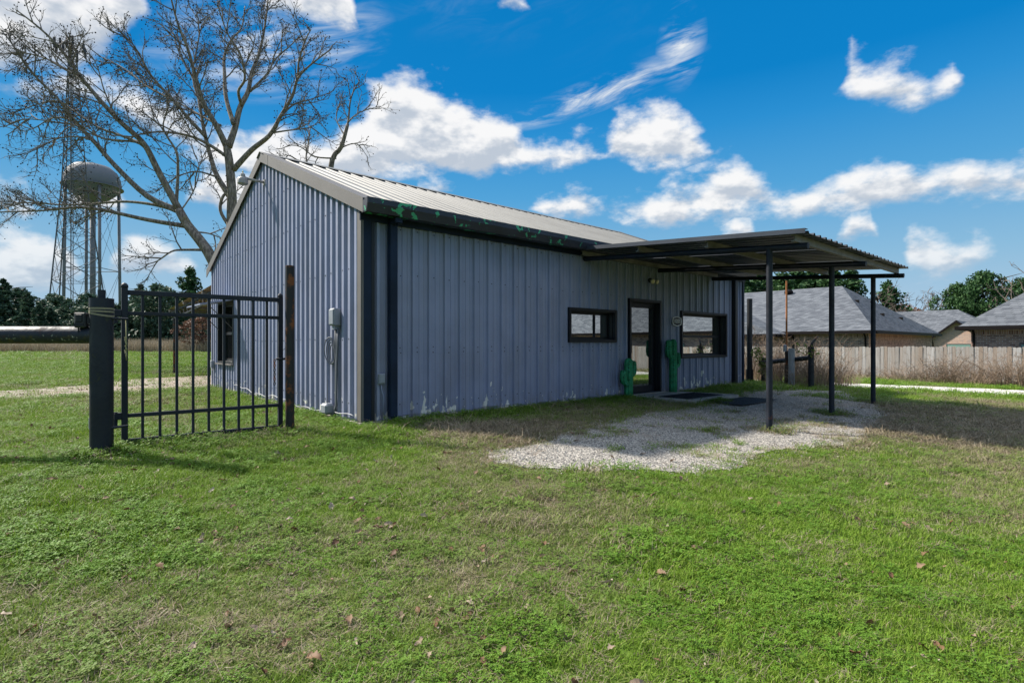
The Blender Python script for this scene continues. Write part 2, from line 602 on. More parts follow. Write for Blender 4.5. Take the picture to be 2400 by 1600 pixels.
M['mat_grey'] = mat('worn_rubber', (0.030, 0.034, 0.042), 0.7, 0, 0.3, 0.3, 20)
M['cactus'] = mat('green_metal_paint', (0.015, 0.19, 0.075), 0.75, 0, 0.5, 0.35, 9, extra=cactus_paint)
M['white'] = mat('white_paint', (0.72, 0.71, 0.68), 0.5)
M['grey_box'] = mat('grey_utility_box', (0.20, 0.22, 0.25), 0.5, 0, 0.5, 0.15, 6)
M['cable'] = mat('grey_cable', (0.10, 0.11, 0.13), 0.6)
M['pale_cable'] = mat('pale_cable', (0.45, 0.45, 0.47), 0.6)
M['lamp'] = mat('aged_lamp_housing', (0.26, 0.25, 0.24), 0.5, 0, 0.5, 0.2, 8)
M['bulb'] = mat('frosted_bulb', (0.62, 0.52, 0.33), 0.25)
M['strap'] = mat('tan_webbing', (0.20, 0.18, 0.12), 0.8)
M['rope'] = mat('faded_rope', (0.26, 0.25, 0.13), 0.9)
M['plastic'] = mat('dark_camo_plastic', (0.022, 0.023, 0.026), 0.55, 0, 0.4, 0.4, 12)
M['steel'] = mat('dull_steel', (0.10, 0.10, 0.11), 0.5, 0.6)
M['rustsheet'] = mat('rusty_lean_to_sheet', (0.30, 0.22, 0.15), 0.7, 0, 0.3, 0.35, 2)
M['interior'] = mat('dark_interior', (0.008, 0.008, 0.009), 0.9)


def bark_extra(T, P, c, b):
    n = T.noise(T.scaled(P, (1, 1, 0.3)), 14, 5, 0.6)
    c = T.mix(T.step(n, 0.35, 0.7), (0.085, 0.073, 0.063), (0.27, 0.235, 0.20))
    geo = T.new('ShaderNodeNewGeometry')
    return T.mix(T.step(T.noise(P, 3.0, 4, 0.6), 0.55, 0.7, 0, 0.55), c, (0.15, 0.14, 0.055))


M['bark'] = mat('grey_brown_bark', (0.1, 0.09, 0.08), 0.9, 0, 0.2, extra=bark_extra, bump=0.4, bscale=25)
M['twig'] = mat('twig_bark', (0.15, 0.128, 0.112), 0.9, 0, 0.2, 0.3, 2)
M['seed'] = mat('seed_ball', (0.022, 0.014, 0.012), 0.9, 0, 0.2)
M['tower'] = mat('galvanised_tower_steel', (0.085, 0.088, 0.098), 0.8, 0.0, 0.2)
M['tank'] = mat('pale_grey_tank_paint', (0.13, 0.138, 0.158), 0.7, 0, 0.3, 0.06, 0.1)


def glass_mat():
    m = bpy.data.materials.new('tinted_window_glass')
    m.use_nodes = True
    T = NT(m.node_tree)
    T.n.remove(T.n['Principled BSDF'])
    out = [x for x in T.n if x.type == 'OUTPUT_MATERIAL'][0]
    gl = T.new('ShaderNodeBsdfGlossy')
    gl.inputs['Roughness'].default_value = 0.0
    gl.inputs['Color'].default_value = (0.82, 0.86, 0.86, 1)
    df = T.new('ShaderNodeBsdfDiffuse')
    df.inputs['Color'].default_value = (0.008, 0.009, 0.010, 1)
    tc = T.new('ShaderNodeTexCoord')
    bm = T.new('ShaderNodeBump')
    bm.inputs['Strength'].default_value = 0.02
    bm.inputs['Distance'].default_value = 0.01
    T.put(bm.inputs['Height'], T.noise(tc.outputs['Object'], 3.0, 2, 0.5))
    T.l.new(bm.outputs[0], gl.inputs['Normal'])
    mx = T.new('ShaderNodeMixShader')
    lw = T.new('ShaderNodeLayerWeight')
    lw.inputs[0].default_value = 0.55
    T.put(mx.inputs[0], T.m('ADD', T.m('MULTIPLY', lw.outputs['Fresnel'], 0.5), 0.38, clamp=True))
    T.l.new(df.outputs[0], mx.inputs[1])
    T.l.new(gl.outputs[0], mx.inputs[2])
    T.l.new(mx.outputs[0], out.inputs[0])
    return m


M['glass'] = glass_mat()


def brick_mat(name, soldier=False, pale=0.0):
    def fn(T, P, c, b):
        sp = T.new('ShaderNodeSeparateXYZ')
        T.l.new(P, sp.inputs[0])
        cb = T.new('ShaderNodeCombineXYZ')
        hor = T.m('ADD', sp.outputs[0], sp.outputs[1])
        if soldier:
            T.put(cb.inputs[0], sp.outputs[2])
            T.put(cb.inputs[1], hor)
        else:
            T.put(cb.inputs[0], hor)
            T.put(cb.inputs[1], sp.outputs[2])
        br = T.new('ShaderNodeTexBrick')
        T.l.new(cb.outputs[0], br.inputs['Vector'])
        br.inputs['Scale'].default_value = 1.0
        br.inputs['Brick Width'].default_value = 0.205
        br.inputs['Row Height'].default_value = 0.076
        br.inputs['Mortar Size'].default_value = 0.007
        br.inputs['Mortar Smooth'].default_value = 0.2
        br.offset = 0.0 if soldier else 0.5
        br.inputs['Color1'].default_value = (0.12 + pale, 0.055 + pale, 0.050 + pale, 1)
        br.inputs['Color2'].default_value = (0.45, 0.27, 0.20, 1)
        br.inputs['Mortar'].default_value = (0.52, 0.47, 0.42, 1)
        br.inputs['Bias'].default_value = 0.1
        return T.mix(T.step(T.noise(P, 1.4, 3, 0.5), 0.4, 0.7, 0, 0.3), br.outputs['Color'], (0.42, 0.34, 0.29))
    return mat(name, (0.3, 0.15, 0.1), 0.9, 0, 0.2, extra=fn)


M['brick'] = brick_mat('mixed_red_brick')
M['brick_pale'] = brick_mat('pale_red_brick', pale=0.12)
M['soldier'] = brick_mat('soldier_course_brick', True)


def shingle_extra(T, P, c, b):
    geo = T.new('ShaderNodeNewGeometry')
    sp = T.new('ShaderNodeSeparateXYZ')
    T.l.new(P, sp.inputs[0])
    cb = T.new('ShaderNodeCombineXYZ')
    T.put(cb.inputs[0], T.m('ADD', sp.outputs[0], T.m('MULTIPLY', sp.outputs[1], 1.0)))
    T.put(cb.inputs[1], sp.outputs[2])
    br = T.new('ShaderNodeTexBrick')
    T.l.new(cb.outputs[0], br.inputs['Vector'])
    br.inputs['Scale'].default_value = 1.0
    br.inputs['Brick Width'].default_value = 0.30
    br.inputs['Row Height'].default_value = 0.085
    br.inputs['Mortar Size'].default_value = 0.010
    br.inputs['Color1'].default_value = (0.060, 0.068, 0.082, 1)
    br.inputs['Color2'].default_value = (0.15, 0.162, 0.182, 1)
    br.inputs['Mortar'].default_value = (0.040, 0.044, 0.052, 1)
    br.offset_frequency = 2
    return T.mix(T.step(T.noise(P, 9.0, 3, 0.6), 0.35, 0.7, 0, 0.4), br.outputs['Color'], (0.115, 0.125, 0.142))


M['shingle'] = mat('grey_asphalt_shingle', (0.1, 0.1, 0.1), 0.95, 0, 0.15, extra=shingle_extra)
M['fascia'] = mat('dark_brown_fascia', (0.009, 0.007, 0.007), 0.6, 0, 0.12)
M['teal'] = mat('teal_window_screen', (0.16, 0.27, 0.24), 0.4)


def obj_random(name, cols, rough=0.85, grain=None, trans=0.0):
    m = bpy.data.materials.new(name)
    m.use_nodes = True
    T = NT(m.node_tree)
    b = T.n['Principled BSDF']
    b.inputs['Roughness'].default_value = rough
    b.inputs['Specular IOR Level'].default_value = 0.25
    oi = T.new('ShaderNodeObjectInfo')
    rp = T.new('ShaderNodeValToRGB')
    for i, c in enumerate(cols):
        e = rp.color_ramp.elements[i] if i < 2 else rp.color_ramp.elements.new(1)
        e.color = (*c, 1)
    for i, e in enumerate(rp.color_ramp.elements):
        e.position = i / (len(cols) - 1)
    T.l.new(oi.outputs['Random'], rp.inputs[0])
    c = rp.outputs[0]
    tc = T.new('ShaderNodeTexCoord')
    if grain:
        shift = T.vm('ADD', tc.outputs['Object'], T.vm('SCALE', (13.0, 7.0, 29.0), oi.outputs['Random']))
        n = T.noise(T.scaled(shift, grain), 4.0, 5, 0.65)
        c = T.mix(T.step(n, 0.35, 0.75, 0, 0.55), c, (0.15, 0.115, 0.09))
    T.put(b.inputs['Base Color'], c)
    return m


M['picket'] = obj_random('weathered_cedar', [(0.26, 0.235, 0.21), (0.35, 0.34, 0.33), (0.265, 0.215, 0.175), (0.40, 0.395, 0.39), (0.30, 0.28, 0.26)], 0.9, (9, 9, 0.8))


def leaf_mat(name, cols, attr=None, trans=0.25, rough=0.6):
    """foliage: colour varies leaf to leaf (mesh attribute) and thing to thing"""
    m = bpy.data.materials.new(name)
    m.use_nodes = True
    T = NT(m.node_tree)
    b = T.n['Principled BSDF']
    out = [x for x in T.n if x.type == 'OUTPUT_MATERIAL'][0]
    b.inputs['Roughness'].default_value = rough
    b.inputs['Specular IOR Level'].default_value = 0.2
    oi = T.new('ShaderNodeObjectInfo')
    at = T.new('ShaderNodeAttribute', attribute_name='tone')
    f = T.m('ADD', T.m('MULTIPLY', at.outputs['Fac'], 0.75), T.m('MULTIPLY', oi.outputs['Random'], 0.25))
    rp = T.new('ShaderNodeValToRGB')
    for i, c in enumerate(cols):
        e = rp.color_ramp.elements[i] if i < 2 else rp.color_ramp.elements.new(1)
        e.color = (*c, 1)
    for i, e in enumerate(rp.color_ramp.elements):
        e.position = i / (len(cols) - 1)
    T.put(rp.inputs[0], f)
    c = rp.outputs[0]
    if attr:
        ia = T.new('ShaderNodeAttribute', attribute_name='dry', attribute_type='INSTANCER')
        c = T.mix(ia.outputs['Fac'], c, attr)
    T.put(b.inputs['Base Color'], c)
    tr = T.new('ShaderNodeBsdfTranslucent')
    T.put(tr.inputs['Color'], c)
    mx = T.new('ShaderNodeMixShader')
    mx.inputs[0].default_value = trans
    T.l.new(b.outputs[0], mx.inputs[1])
    T.l.new(tr.outputs[0], mx.inputs[2])
    T.l.new(mx.outputs[0], out.inputs[0])
    return m


M['grass'] = leaf_mat('lawn_blades', [(0.075, 0.145, 0.010), (0.125, 0.225, 0.016), (0.180, 0.270, 0.034), (0.25, 0.26, 0.085)], (0.25, 0.215, 0.13), 0.3)
M['clover'] = leaf_mat('clover_leaves', [(0.065, 0.140, 0.012), (0.100, 0.205, 0.018), (0.14, 0.235, 0.032)], (0.16, 0.17, 0.06), 0.3)
M['straw'] = leaf_mat('dry_straw', [(0.17, 0.130, 0.085), (0.26, 0.215, 0.145), (0.33, 0.285, 0.215)], None, 0.2)
M['deadleaf'] = leaf_mat('fallen_leaf', [(0.06, 0.028, 0.018), (0.13, 0.070, 0.036), (0.20, 0.135, 0.085), (0.32, 0.27, 0.22)], None, 0.1)
M['stone'] = leaf_mat('gravel_stones', [(0.18, 0.17, 0.16), (0.28, 0.265, 0.245), (0.38, 0.355, 0.32), (0.52, 0.485, 0.43)], None, 0.0, 0.9)
M['evergreen'] = leaf_mat('evergreen_foliage', [(0.030, 0.062, 0.042), (0.054, 0.100, 0.062), (0.085, 0.130, 0.070)], None, 0.15)
M['pine'] = leaf_mat('pine_foliage', [(0.018, 0.052, 0.018), (0.036, 0.088, 0.027), (0.060, 0.115, 0.036)], None, 0.15)
M['russet'] = leaf_mat('russet_foliage', [(0.09, 0.042, 0.030), (0.14, 0.075, 0.050), (0.18, 0.11, 0.075)], None, 0.2)
M['vine'] = leaf_mat('vine_leaves', [(0.08, 0.12, 0.02), (0.14, 0.19, 0.035), (0.20, 0.23, 0.07)], None, 0.25)
M['brush'] = leaf_mat('dead_brush_stems', [(0.12, 0.080, 0.055), (0.20, 0.145, 0.105), (0.27, 0.21, 0.16)], None, 0.0, 0.9)
M['bareTwig'] = mat('distant_bare_twigs', (0.13, 0.105, 0.09), 0.9, 0, 0.2, 0.25, 0.8)
M['trunk'] = mat('dark_trunk', (0.06, 0.05, 0.042), 0.9, 0, 0.2, 0.3, 2)


def ground_mat():
    def fn(T, P, c, b):
        at = T.new('ShaderNodeAttribute', attribute_name='dry')
        dry = at.outputs['Fac']
        n1 = T.noise(P, 0.9, 6, 0.65)
        n2 = T.noise(P, 14.0, 5, 0.7)
        n3 = T.noise(P, 70.0, 3, 0.7)
        green = T.mix(T.step(n1, 0.3, 0.7), (0.055, 0.100, 0.012), (0.095, 0.145, 0.024))
        straw = T.mix(T.step(n2, 0.3, 0.7), (0.095, 0.080, 0.046), (0.165, 0.132, 0.080))
        k = T.m('ADD', dry, T.m('MULTIPLY', T.m('SUBTRACT', n2, 0.5), 0.9))
        c = T.mix(T.step(k, 0.25, 0.75), green, straw)
        c = T.mix(T.step(n3, 0.55, 0.75, 0, 0.45), c, (0.055, 0.045, 0.026))
        return c
    return mat('lawn_ground', (0.1, 0.1, 0.05), 0.95, 0, 0.15, extra=fn, bump=0.6, bscale=55)


M['ground'] = ground_mat()


def gravel_mat(name, lo, hi, soil):
    def fn(T, P, c, b):
        vo = T.new('ShaderNodeTexVoronoi')
        T.l.new(P, vo.inputs['Vector'])
        vo.inputs['Scale'].default_value = 42
        r = axis(T, vo.outputs['Color'], 0)
        c = T.mix(r, lo, hi)
        c = T.mix(T.step(vo.outputs['Distance'], 0.35, 0.75), c, tuple(x * 0.35 for x in lo))
        n = T.noise(P, 1.1, 5, 0.65)
        return T.mix(T.step(n, 0.5, 0.68, 0, 0.75), c, soil)
    return mat(name, lo, 0.95, 0, 0.15, extra=fn, bump=0.7, bscale=48)


M['gravel'] = gravel_mat('crushed_gravel', (0.235, 0.222, 0.208), (0.47, 0.435, 0.385), (0.23, 0.185, 0.14))
M['road'] = gravel_mat('white_limestone_gravel', (0.50, 0.48, 0.44), (0.78, 0.75, 0.69), (0.60, 0.57, 0.50))
M['path'] = gravel_mat('leafy_gravel', (0.26, 0.22, 0.18), (0.52, 0.46, 0.39), (0.21, 0.16, 0.11))
# ------------------------------------------------------------------ the ground and what is laid on it
GRAVEL = [(-0.30, 6.10), (-0.05, 5.72), (0.35, 5.60), (0.76, 5.50), (1.2, 5.66), (1.63, 5.62), (2.1, 5.80), (2.4, 5.93), (2.93, 6.5), (3.8, 7.0), (4.73, 7.5), (5.4, 8.2), (5.9, 8.75),
          (6.6, 9.6), (7.2, 10.25), (7.9, 11.7), (8.39, 13.2), (9.2, 14.7), (8.1, 14.5), (7.03, 14.3), (6.0, 13.75), (5.2, 13.0), (4.2, 11.3), (3.3, 10.3), (2.7, 9.86), (1.9, 9.1), (1.49, 8.55), (0.9, 7.7), (0.56, 7.21), (0.06, 6.57)]
PAD = [local(6.35, -0.02), local(6.35, -1.15), local(6.5, -1.55), local(8.55, -1.55), local(8.35, -0.55), local(8.3, -0.02)]
ROAD = [(45, 6.6), (30, 11.8), (20, 15.9), (16.71, 17.15), (11.62, 18.95), (8.0, 21.0), (4.0, 24.5), (6.0, 26.5), (9.6, 23.0), (13.2, 21.2), (17.6, 19.6), (22, 17.9), (31, 14.3), (46, 9.2)]
ROAD = [(45, 4.9), (30, 9.7), (20, 12.9), (14.5, 14.85), (10.07, 16.6), (8.2, 18.4), (5.0, 22.5), (7.2, 24.0), (9.4, 20.6), (11.62, 19.2), (16.71, 17.5), (21, 15.9), (31, 12.2), (46, 7.2)]
PATH = [(-22, 9.6), (-15, 10.6), (-10.94, 11.5), (-9.65, 12.3), (-8.86, 13.1), (-8.1, 14.2), (-7.6, 16.5), (-9.6, 19.6), (-10.9, 18.9), (-12.0, 17.6), (-11.95, 15.2), (-12.82, 13.5), (-16, 12.6), (-23, 11.8)]
FOOT = [local(-.1, -.1), local(BL + .1, -.1), local(BL + .1, BW + .1), local(-.1, BW + .1)]


def rough_outline(poly, step=0.10, amp=0.12, sc=2.2):
    pts = []
    n = len(poly)
    for i in range(n):
        a, b = np.array(poly[i]), np.array(poly[(i + 1) % n])
        k = max(1, int(np.hypot(*(b - a)) / step))
        for j in range(k):
            pts.append(a + (b - a) * j / k)
    out = []
    m = len(pts)
    for i, p in enumerate(pts):
        t = pts[(i + 1) % m] - pts[i - 1]
        q = np.array([t[1], -t[0]]) / (np.hypot(*t) + 1e-9)
        out.append(tuple(p + q * ((fbm(p[0], p[1], sc, 4) - 0.5) * 2.6 * amp)))
    return out


GRAVEL_R = rough_outline(GRAVEL, 0.08, 0.22, 2.0)
ROAD_R = rough_outline(ROAD, 0.2, 0.16, 1.6)
PATH_R = rough_outline(PATH, 0.12, 0.30, 1.6)


def dryness(x, y):
    x = np.asarray(x, float)
    y = np.asarray(y, float)
    n = fbm(x, y, 0.55, 4)
    d = (n - 0.50) * 1.8 + 0.07
    d = d + 0.40 * np.clip((x - 0.6) / 3.5, 0, 1) * np.clip((y - 1.2) / 2.0, 0, 1) * np.clip((14 - y) / 3, 0, 1)
    rx, ry = x - CORNER[0], y - CORNER[1]
    s = rx * NX[0] + ry * NX[1]
    t = rx * DX[0] + ry * DX[1]
    blob = lambda cx, cy, r: np.exp(-((x - cx) ** 2 + (y - cy) ** 2) / r ** 2)
    d = d + 0.45 * np.exp(-(s + .9) ** 2 / .5) * ((t > .6) & (t < 6)) + 0.6 * blob(-0.45, 7.5, 0.75) + 0.5 * blob(0.6, 8.2, .7)
    d = d + 1.1 * blob(8.0, 9.4, 2.1) + 0.9 * blob(6.6, 8.2, 1.1) + .7 * blob(9.8, 8.8, 2.0)
    d = d - 0.55 * blob(5.4, 7.3, 0.8) - 0.4 * blob(-1.9, 7.1, 0.9) - 0.5 * blob(4.2, 6.7, 0.8)
    d = d + 0.25 * np.clip((y - 40) / 20, 0, 1)
    return np.clip(d, 0, 1)


def axis_coords(lo, hi, fine_lo, fine_hi, step, growth=1.16):
    a = list(np.arange(fine_lo, fine_hi + 1e-6, step))
    s = step
    while a[-1] < hi:
        s *= growth
        a.append(a[-1] + s)
    s = step
    while a[0] > lo:
        s *= growth
        a.insert(0, a[0] - s)
    return np.array(a)


def make_ground():
    xs = axis_coords(-270, 270, -13, 15, 0.16)
    ys = axis_coords(-90, 340, 0.8, 21, 0.16)
    X, Y = np.meshgrid(xs, ys)
    Z = zg(X, Y)
    nx, ny = len(xs), len(ys)
    v = np.stack([X.ravel(), Y.ravel(), Z.ravel()], 1)
    i = np.arange(nx * ny).reshape(ny, nx)
    f = np.stack([i[:-1, :-1].ravel(), i[:-1, 1:].ravel(), i[1:, 1:].ravel(), i[1:, :-1].ravel()], 1)
    me = bpy.data.meshes.new('ground')
    me.from_pydata(v.tolist(), [], f.tolist())
    me.materials.append(M['ground'])
    me.polygons.foreach_set('use_smooth', [True] * len(me.polygons))
    a = me.attributes.new('dry', 'FLOAT', 'POINT')
    a.data.foreach_set('value', dryness(X.ravel(), Y.ravel()).astype(np.float32))
    prop(link('ground', me), 'short patchy lawn and field around the metal building', kind='structure')


make_ground()


def sheet(name, poly, m, lift, label, res):
    """a sheet laid on the ground: grid cells inside the outline plus a rim that follows the outline"""
    P = np.array(poly)
    x0, y0 = P.min(0) - res
    x1, y1 = P.max(0) + res
    xs = np.arange(x0, x1 + res, res)
    ys = np.arange(y0, y1 + res, res)
    X, Y = np.meshgrid(xs, ys)
    ins = inpoly(X, Y, poly)
    # pull every outside vertex of a boundary cell onto the nearest outline point
    cell = ins[:-1, :-1] | ins[:-1, 1:] | ins[1:, 1:] | ins[1:, :-1]
    used = np.zeros_like(ins)
    used[:-1, :-1] |= cell
    used[:-1, 1:] |= cell
    used[1:, 1:] |= cell
    used[1:, :-1] |= cell
    idx = -np.ones(X.shape, int)
    pts = []
    for j, i in zip(*np.nonzero(used)):
        x, y = X[j, i], Y[j, i]
        if not ins[j, i]:
            q = P[np.argmin((P[:, 0] - x) ** 2 + (P[:, 1] - y) ** 2)]
            x, y = q
        idx[j, i] = len(pts)
        pts.append((x, y))
    A = np.array(pts)
    Z = zg(A[:, 0], A[:, 1]) + lift
    faces = [(idx[j, i], idx[j, i + 1], idx[j + 1, i + 1], idx[j + 1, i]) for j, i in zip(*np.nonzero(cell))]
    me = bpy.data.meshes.new(name)
    me.from_pydata(np.column_stack([A, Z]).tolist(), [], [tuple(int(k) for k in q) for q in faces])
    me.materials.append(m)
    me.polygons.foreach_set('use_smooth', [True] * len(me.polygons))
    me.update()
    return prop(link(name, me), label, kind='structure')


sheet('gravel_yard', GRAVEL_R, M['gravel'], 0.010, 'grey gravel patch in front of the metal building', 0.12)
sheet('gravel_road', ROAD_R, M['road'], 0.014, 'white gravel lane along the wooden fence', 0.25)
sheet('gravel_path', PATH_R, M['path'], 0.010, 'leaf-strewn gravel track behind the gate', 0.2)
pad = MB()
pz = 0.015
pad.prism(PAD, lambda p, e: (p[0], p[1], (-0.25, pz)[e]))
prop(pad.build('concrete_pad', M['concrete']), 'concrete step pad at the glass door', kind='structure')

# ------------------------------------------------------------------ the metal building
bld = empty('metal_building', (CORNER[0], CORNER[1], 0), YAW, 'blue-grey corrugated metal building with pale roof and peeling dark green gutter', 'building')
SLOPE = 0.405
RIDGE_Y, RIDGE_Z = 4.5, 5.15
EAVE_F, EAVE_B = -0.20, 9.35


def roof_z(y):
    return RIDGE_Z - SLOPE * abs(y - RIDGE_Y)


FRONT_PROF = [(0, 0), (.045, 0), (.052, .010), (.066, .010), (.073, 0), (.135, 0), (.142, .010), (.156, .010), (.163, 0), (.205, 0), (.218, .042), (.258, .042), (.271, 0)]
GABLE_PROF = [(0, 0), (.070, 0), (.090, .046), (.165, .046), (.185, 0)]


def siding(name, prof, period, per_sheet, a0, a1, zbot, ztop, openings, place, m, parent):
    """corrugated sheets side by side; every sheet is a part"""
    width = period * per_sheet
    ns = math.ceil((a1 - a0) / width - 1e-6)
    for k in range(ns):
        s0 = a0 + k * width
        s1 = min(s0 + width, a1)
        pts = []
        for q in range(per_sheet):
            for a, h in prof:
                pts.append((s0 + q * period + a, h))
        pts.append((s0 + width, 0))
        cuts = sorted({c for o in openings for c in o[:2] if s0 < c < s1} | {c for c in (RIDGE_Y,) if callable(ztop) and s0 < c < s1})
        full = []
        for i in range(len(pts) - 1):
            (a, h), (b, g) = pts[i], pts[i + 1]
            full.append((a, h))
            for c in cuts:
                if a < c < b:
                    full.append((c, h + (g - h) * (c - a) / (b - a)))
        full.append(pts[-1])
        full = [p for p in full if p[0] <= s1 + 1e-6]
        lift = 0.0 if k % 2 else 0.0025
        split = any(o[0] <= s0 + 1e-6 and o[1] >= s1 - 1e-6 for o in openings)     # an opening as wide as the sheet leaves two pieces
        mbs = [MB(), MB()]
        for (a, h), (b, g) in zip(full[:-1], full[1:]):
            if b - a < 1e-6:
                continue
            mid = (a + b) / 2
            holes = sorted((o[2], o[3]) for o in openings if o[0] < mid < o[1])
            za, zb = (ztop(a), ztop(b)) if callable(ztop) else (ztop, ztop)
            lo = zbot
            spans = []
            for h0, h1 in holes:
                spans.append(((lo, lo), (h0, h0)))
                lo = h1
            spans.append(((lo, lo), (za, zb)))
            for q, ((l0, l1), (t0, t1)) in enumerate(spans):
                if t0 - l0 < 0.01 and t1 - l1 < 0.01:
                    continue
                mbs[q if split else 0].quad(place(a, h + lift, l0), place(b, g + lift, l1), place(b, g + lift, t1), place(a, h + lift, t0))
        for mb in mbs:
            if mb.f:
                mb.build(name, m, parent)


WIN_S = (4.49, 5.91, 1.27, 1.87)
DOOR = (6.50, 7.64, 0.0, 2.16)
WIN_L = (8.66, 10.92, 0.87, 1.97)
WIN_G = (6.85, 8.25, 0.74, 2.20)
siding('wall_panel', FRONT_PROF, 0.305, 3, 0.0, 12.0, 0.035, 3.16, [WIN_S, DOOR, WIN_L], lambda a, h, z: (a, -h, z), M['wall'], bld)
siding('wall_panel', GABLE_PROF, 0.2222, 4, 0.0, 9.0, 0.035, lambda y: roof_z(y) - 0.04, [WIN_G], lambda a, h, z: (-h, a, z), M['wall'], bld)
siding('wall_panel', FRONT_PROF, 0.305, 3, 0.0, 12.0, 0.035, 3.25, [], lambda a, h, z: (a, 9.0 + h, z), M['wall'], bld)
siding('wall_panel', GABLE_PROF, 0.2222, 4, 0.0, 9.0, 0.035, lambda y: roof_z(y) - 0.04, [], lambda a, h, z: (12.0 + h, a, z), M['wall'], bld)
MB().box(-0.075, 12.075, -0.075, 9.075, -0.7, 0.03).build('foundation_slab', M['concrete'], bld)

# roof sheets, one part each, on both slopes
ROOF_PROF = [(0, 0), (.12, 0), (.14, .028), (.175, .028), (.195, 0)]
for side in (0, 1):
    y0 = EAVE_F if side == 0 else EAVE_B
    for k in range(14):
        a0 = -0.10 + k * 0.8715
        mb = MB()
        pts = [(a0 + q * 0.2905 + a, h) for q in range(3) for a, h in ROOF_PROF] + [(a0 + 0.8715, 0)]
        lift = 0.004 * (k % 2)
        for (a, h), (b, g) in zip(pts[:-1], pts[1:]):
            e, r_ = y0, RIDGE_Y
            q = [(a, e, roof_z(e) + h + lift), (b, e, roof_z(e) + g + lift), (b, r_, RIDGE_Z + g + lift), (a, r_, RIDGE_Z + h + lift)]
            mb.quad(*(q if side == 0 else q[::-1]))
        mb.build('roof_panel', M['roof'], bld)
# ridge cap in lapped lengths with dark closures between the ribs
for k in range(4):
    x0, x1 = -0.13 + k * 3.065, -0.13 + (k + 1) * 3.065 + 0.03
    d = 0.003 * (k % 2)
    prof = [(-.20, -.20 * SLOPE + .034), (0, .040), (.20, -.20 * SLOPE + .034), (.20, -.20 * SLOPE + .040), (0, .050), (-.20, -.20 * SLOPE + .040)]
    MB().prism(prof, lambda p, e: ((x0, x1)[e], RIDGE_Y + p[0], RIDGE_Z + p[1] + d)).build('ridge_cap', M['roof'], bld)
for k in range(40):
    x = 0.06 + k * 0.2905
    if x < 11.9:
        MB().box(x - .10, x + .10, RIDGE_Y - .215, RIDGE_Y - .19, roof_z(RIDGE_Y - .2) + .002, roof_z(RIDGE_Y - .2) + .034).build('ridge_closure', M['dark'], bld)

# rake trim: an L-shaped flashing up each gable edge
RAKE = [(-.105, -.165), (-.090, -.165), (-.090, .034), (.16, .034), (.16, .046), (-.105, .046)]
for (ya, yb) in ((EAVE_F - .03, 4.02), (4.02, RIDGE_Y), (EAVE_B, RIDGE_Y)):
    d = 0.004 if (ya, yb) == (4.02, RIDGE_Y) else 0
    MB().prism(RAKE, lambda p, e: (p[0] - d, (ya, yb)[e], roof_z((ya, yb)[e]) + p[1] + d)).build('rake_trim', M['taupe'], bld)
for (ya, yb) in ((EAVE_F - .03, RIDGE_Y), (EAVE_B, RIDGE_Y)):
    MB().prism(RAKE, lambda p, e: (12.0 - p[0], (ya, yb)[e], roof_z((ya, yb)[e]) + p[1])).build('rake_trim', M['taupe'], bld)
# gutter along the front eave, with peeling paint
GZ = roof_z(EAVE_F)
GUT = [(-.20, -.02), (-.20, -.165), (-.33, -.165), (-.372, -.055), (-.372, .020), (-.385, .020), (-.385, -.060), (-.340, -.178), (-.19, -.178), (-.19, -.02)]
MB().prism(GUT, lambda p, e: ((-.10, 12.1)[e], p[0], GZ + p[1])).build('gutter', M['gutter'], bld)
for x in (-.104, 12.092):
    MB().prism([(-.20, -.02), (-.20, -.165), (-.33, -.165), (-.372, -.055), (-.372, .022)], lambda p, e: (x + .012 * e, p[0], GZ + p[1])).build('gutter_end_cap', M['gutter'], bld)
MB().box(-.08, 12.08, -.188, -.034, GZ - .14, GZ - .125).build('soffit', M['dark'], bld)
MB().box(-.06, 12.06, -.06, -.034, GZ - .25, GZ - .142).build('eave_trim', M['navy'], bld)

# corner trims and downspouts
MB().bbox(-.012, .118, -.062, -.031, .03, 3.02).build('corner_trim', M['navy'], bld)
MB().bbox(-.048, -.036, -.058, .075, .03, 3.16).build('corner_trim', M['taupe'], bld)
MB().box(-.036, .002, -.060, -.001, .03, 3.14).build('corner_trim', M['taupe'], bld)
MB().box(.122, .175, -.052, -.034, .035, 3.0).build('corner_shadow_strip', M['dark'], bld)  # near-black strip put in for the shadow gap beside the corner trim
ds = MB().bbox(.385, .505, -.155, -.034, .08, 3.0, .012)
ds.bbox(.385, .505, -.30, -.10, 2.98, 3.07, .012)
ds.build('downspout', M['navy'], bld)
ds2 = MB().bbox(11.28, 11.42, -.15, -.034, .05, 3.05, .01)
ds2.build('downspout', M['dark'], bld)
MB().bbox(11.93, 12.03, -.055, -.031, .03, 3.15).build('corner_trim', M['navy'], bld)
MB().bbox(-.052, -.036, 8.93, 9.03, .03, 3.25).build('corner_trim', M['wall'], bld)

# screws: small heads in rows on both walls
scr = MB()
for z in (0.25, 1.05, 1.13, 2.25, 2.95):
    for k in range(39):
        x = 0.02 + k * 0.305 + random.uniform(-.01, .01)
        if any(o[0] - .1 < x < o[1] + .1 and o[2] - .1 < z < o[3] + .1 for o in (WIN_S, DOOR, WIN_L)) or .1 < x < .52 or 11.2 < x < 11.45:
            continue
        zz = z + random.uniform(-.012, .012)
        scr.box(x - .007, x + .007, -.009, .002, zz - .007, zz + .007)
for z in (0.30, 1.25, 2.32, 3.3, 4.1):
    for k in range(40):
        y = 0.035 + k * 0.2222
        zz = z + random.uniform(-.015, .015)
        if zz > roof_z(y) - .35 or (WIN_G[0] - .1 < y < WIN_G[1] + .1 and WIN_G[2] - .1 < zz < WIN_G[3] + .1):
            continue
        yy = y + .095 if k % 3 else y
        h = .046 if k % 3 else 0
        scr.box(-h - .006, -h + .002, yy - .009, yy + .009, zz - .009, zz + .009)
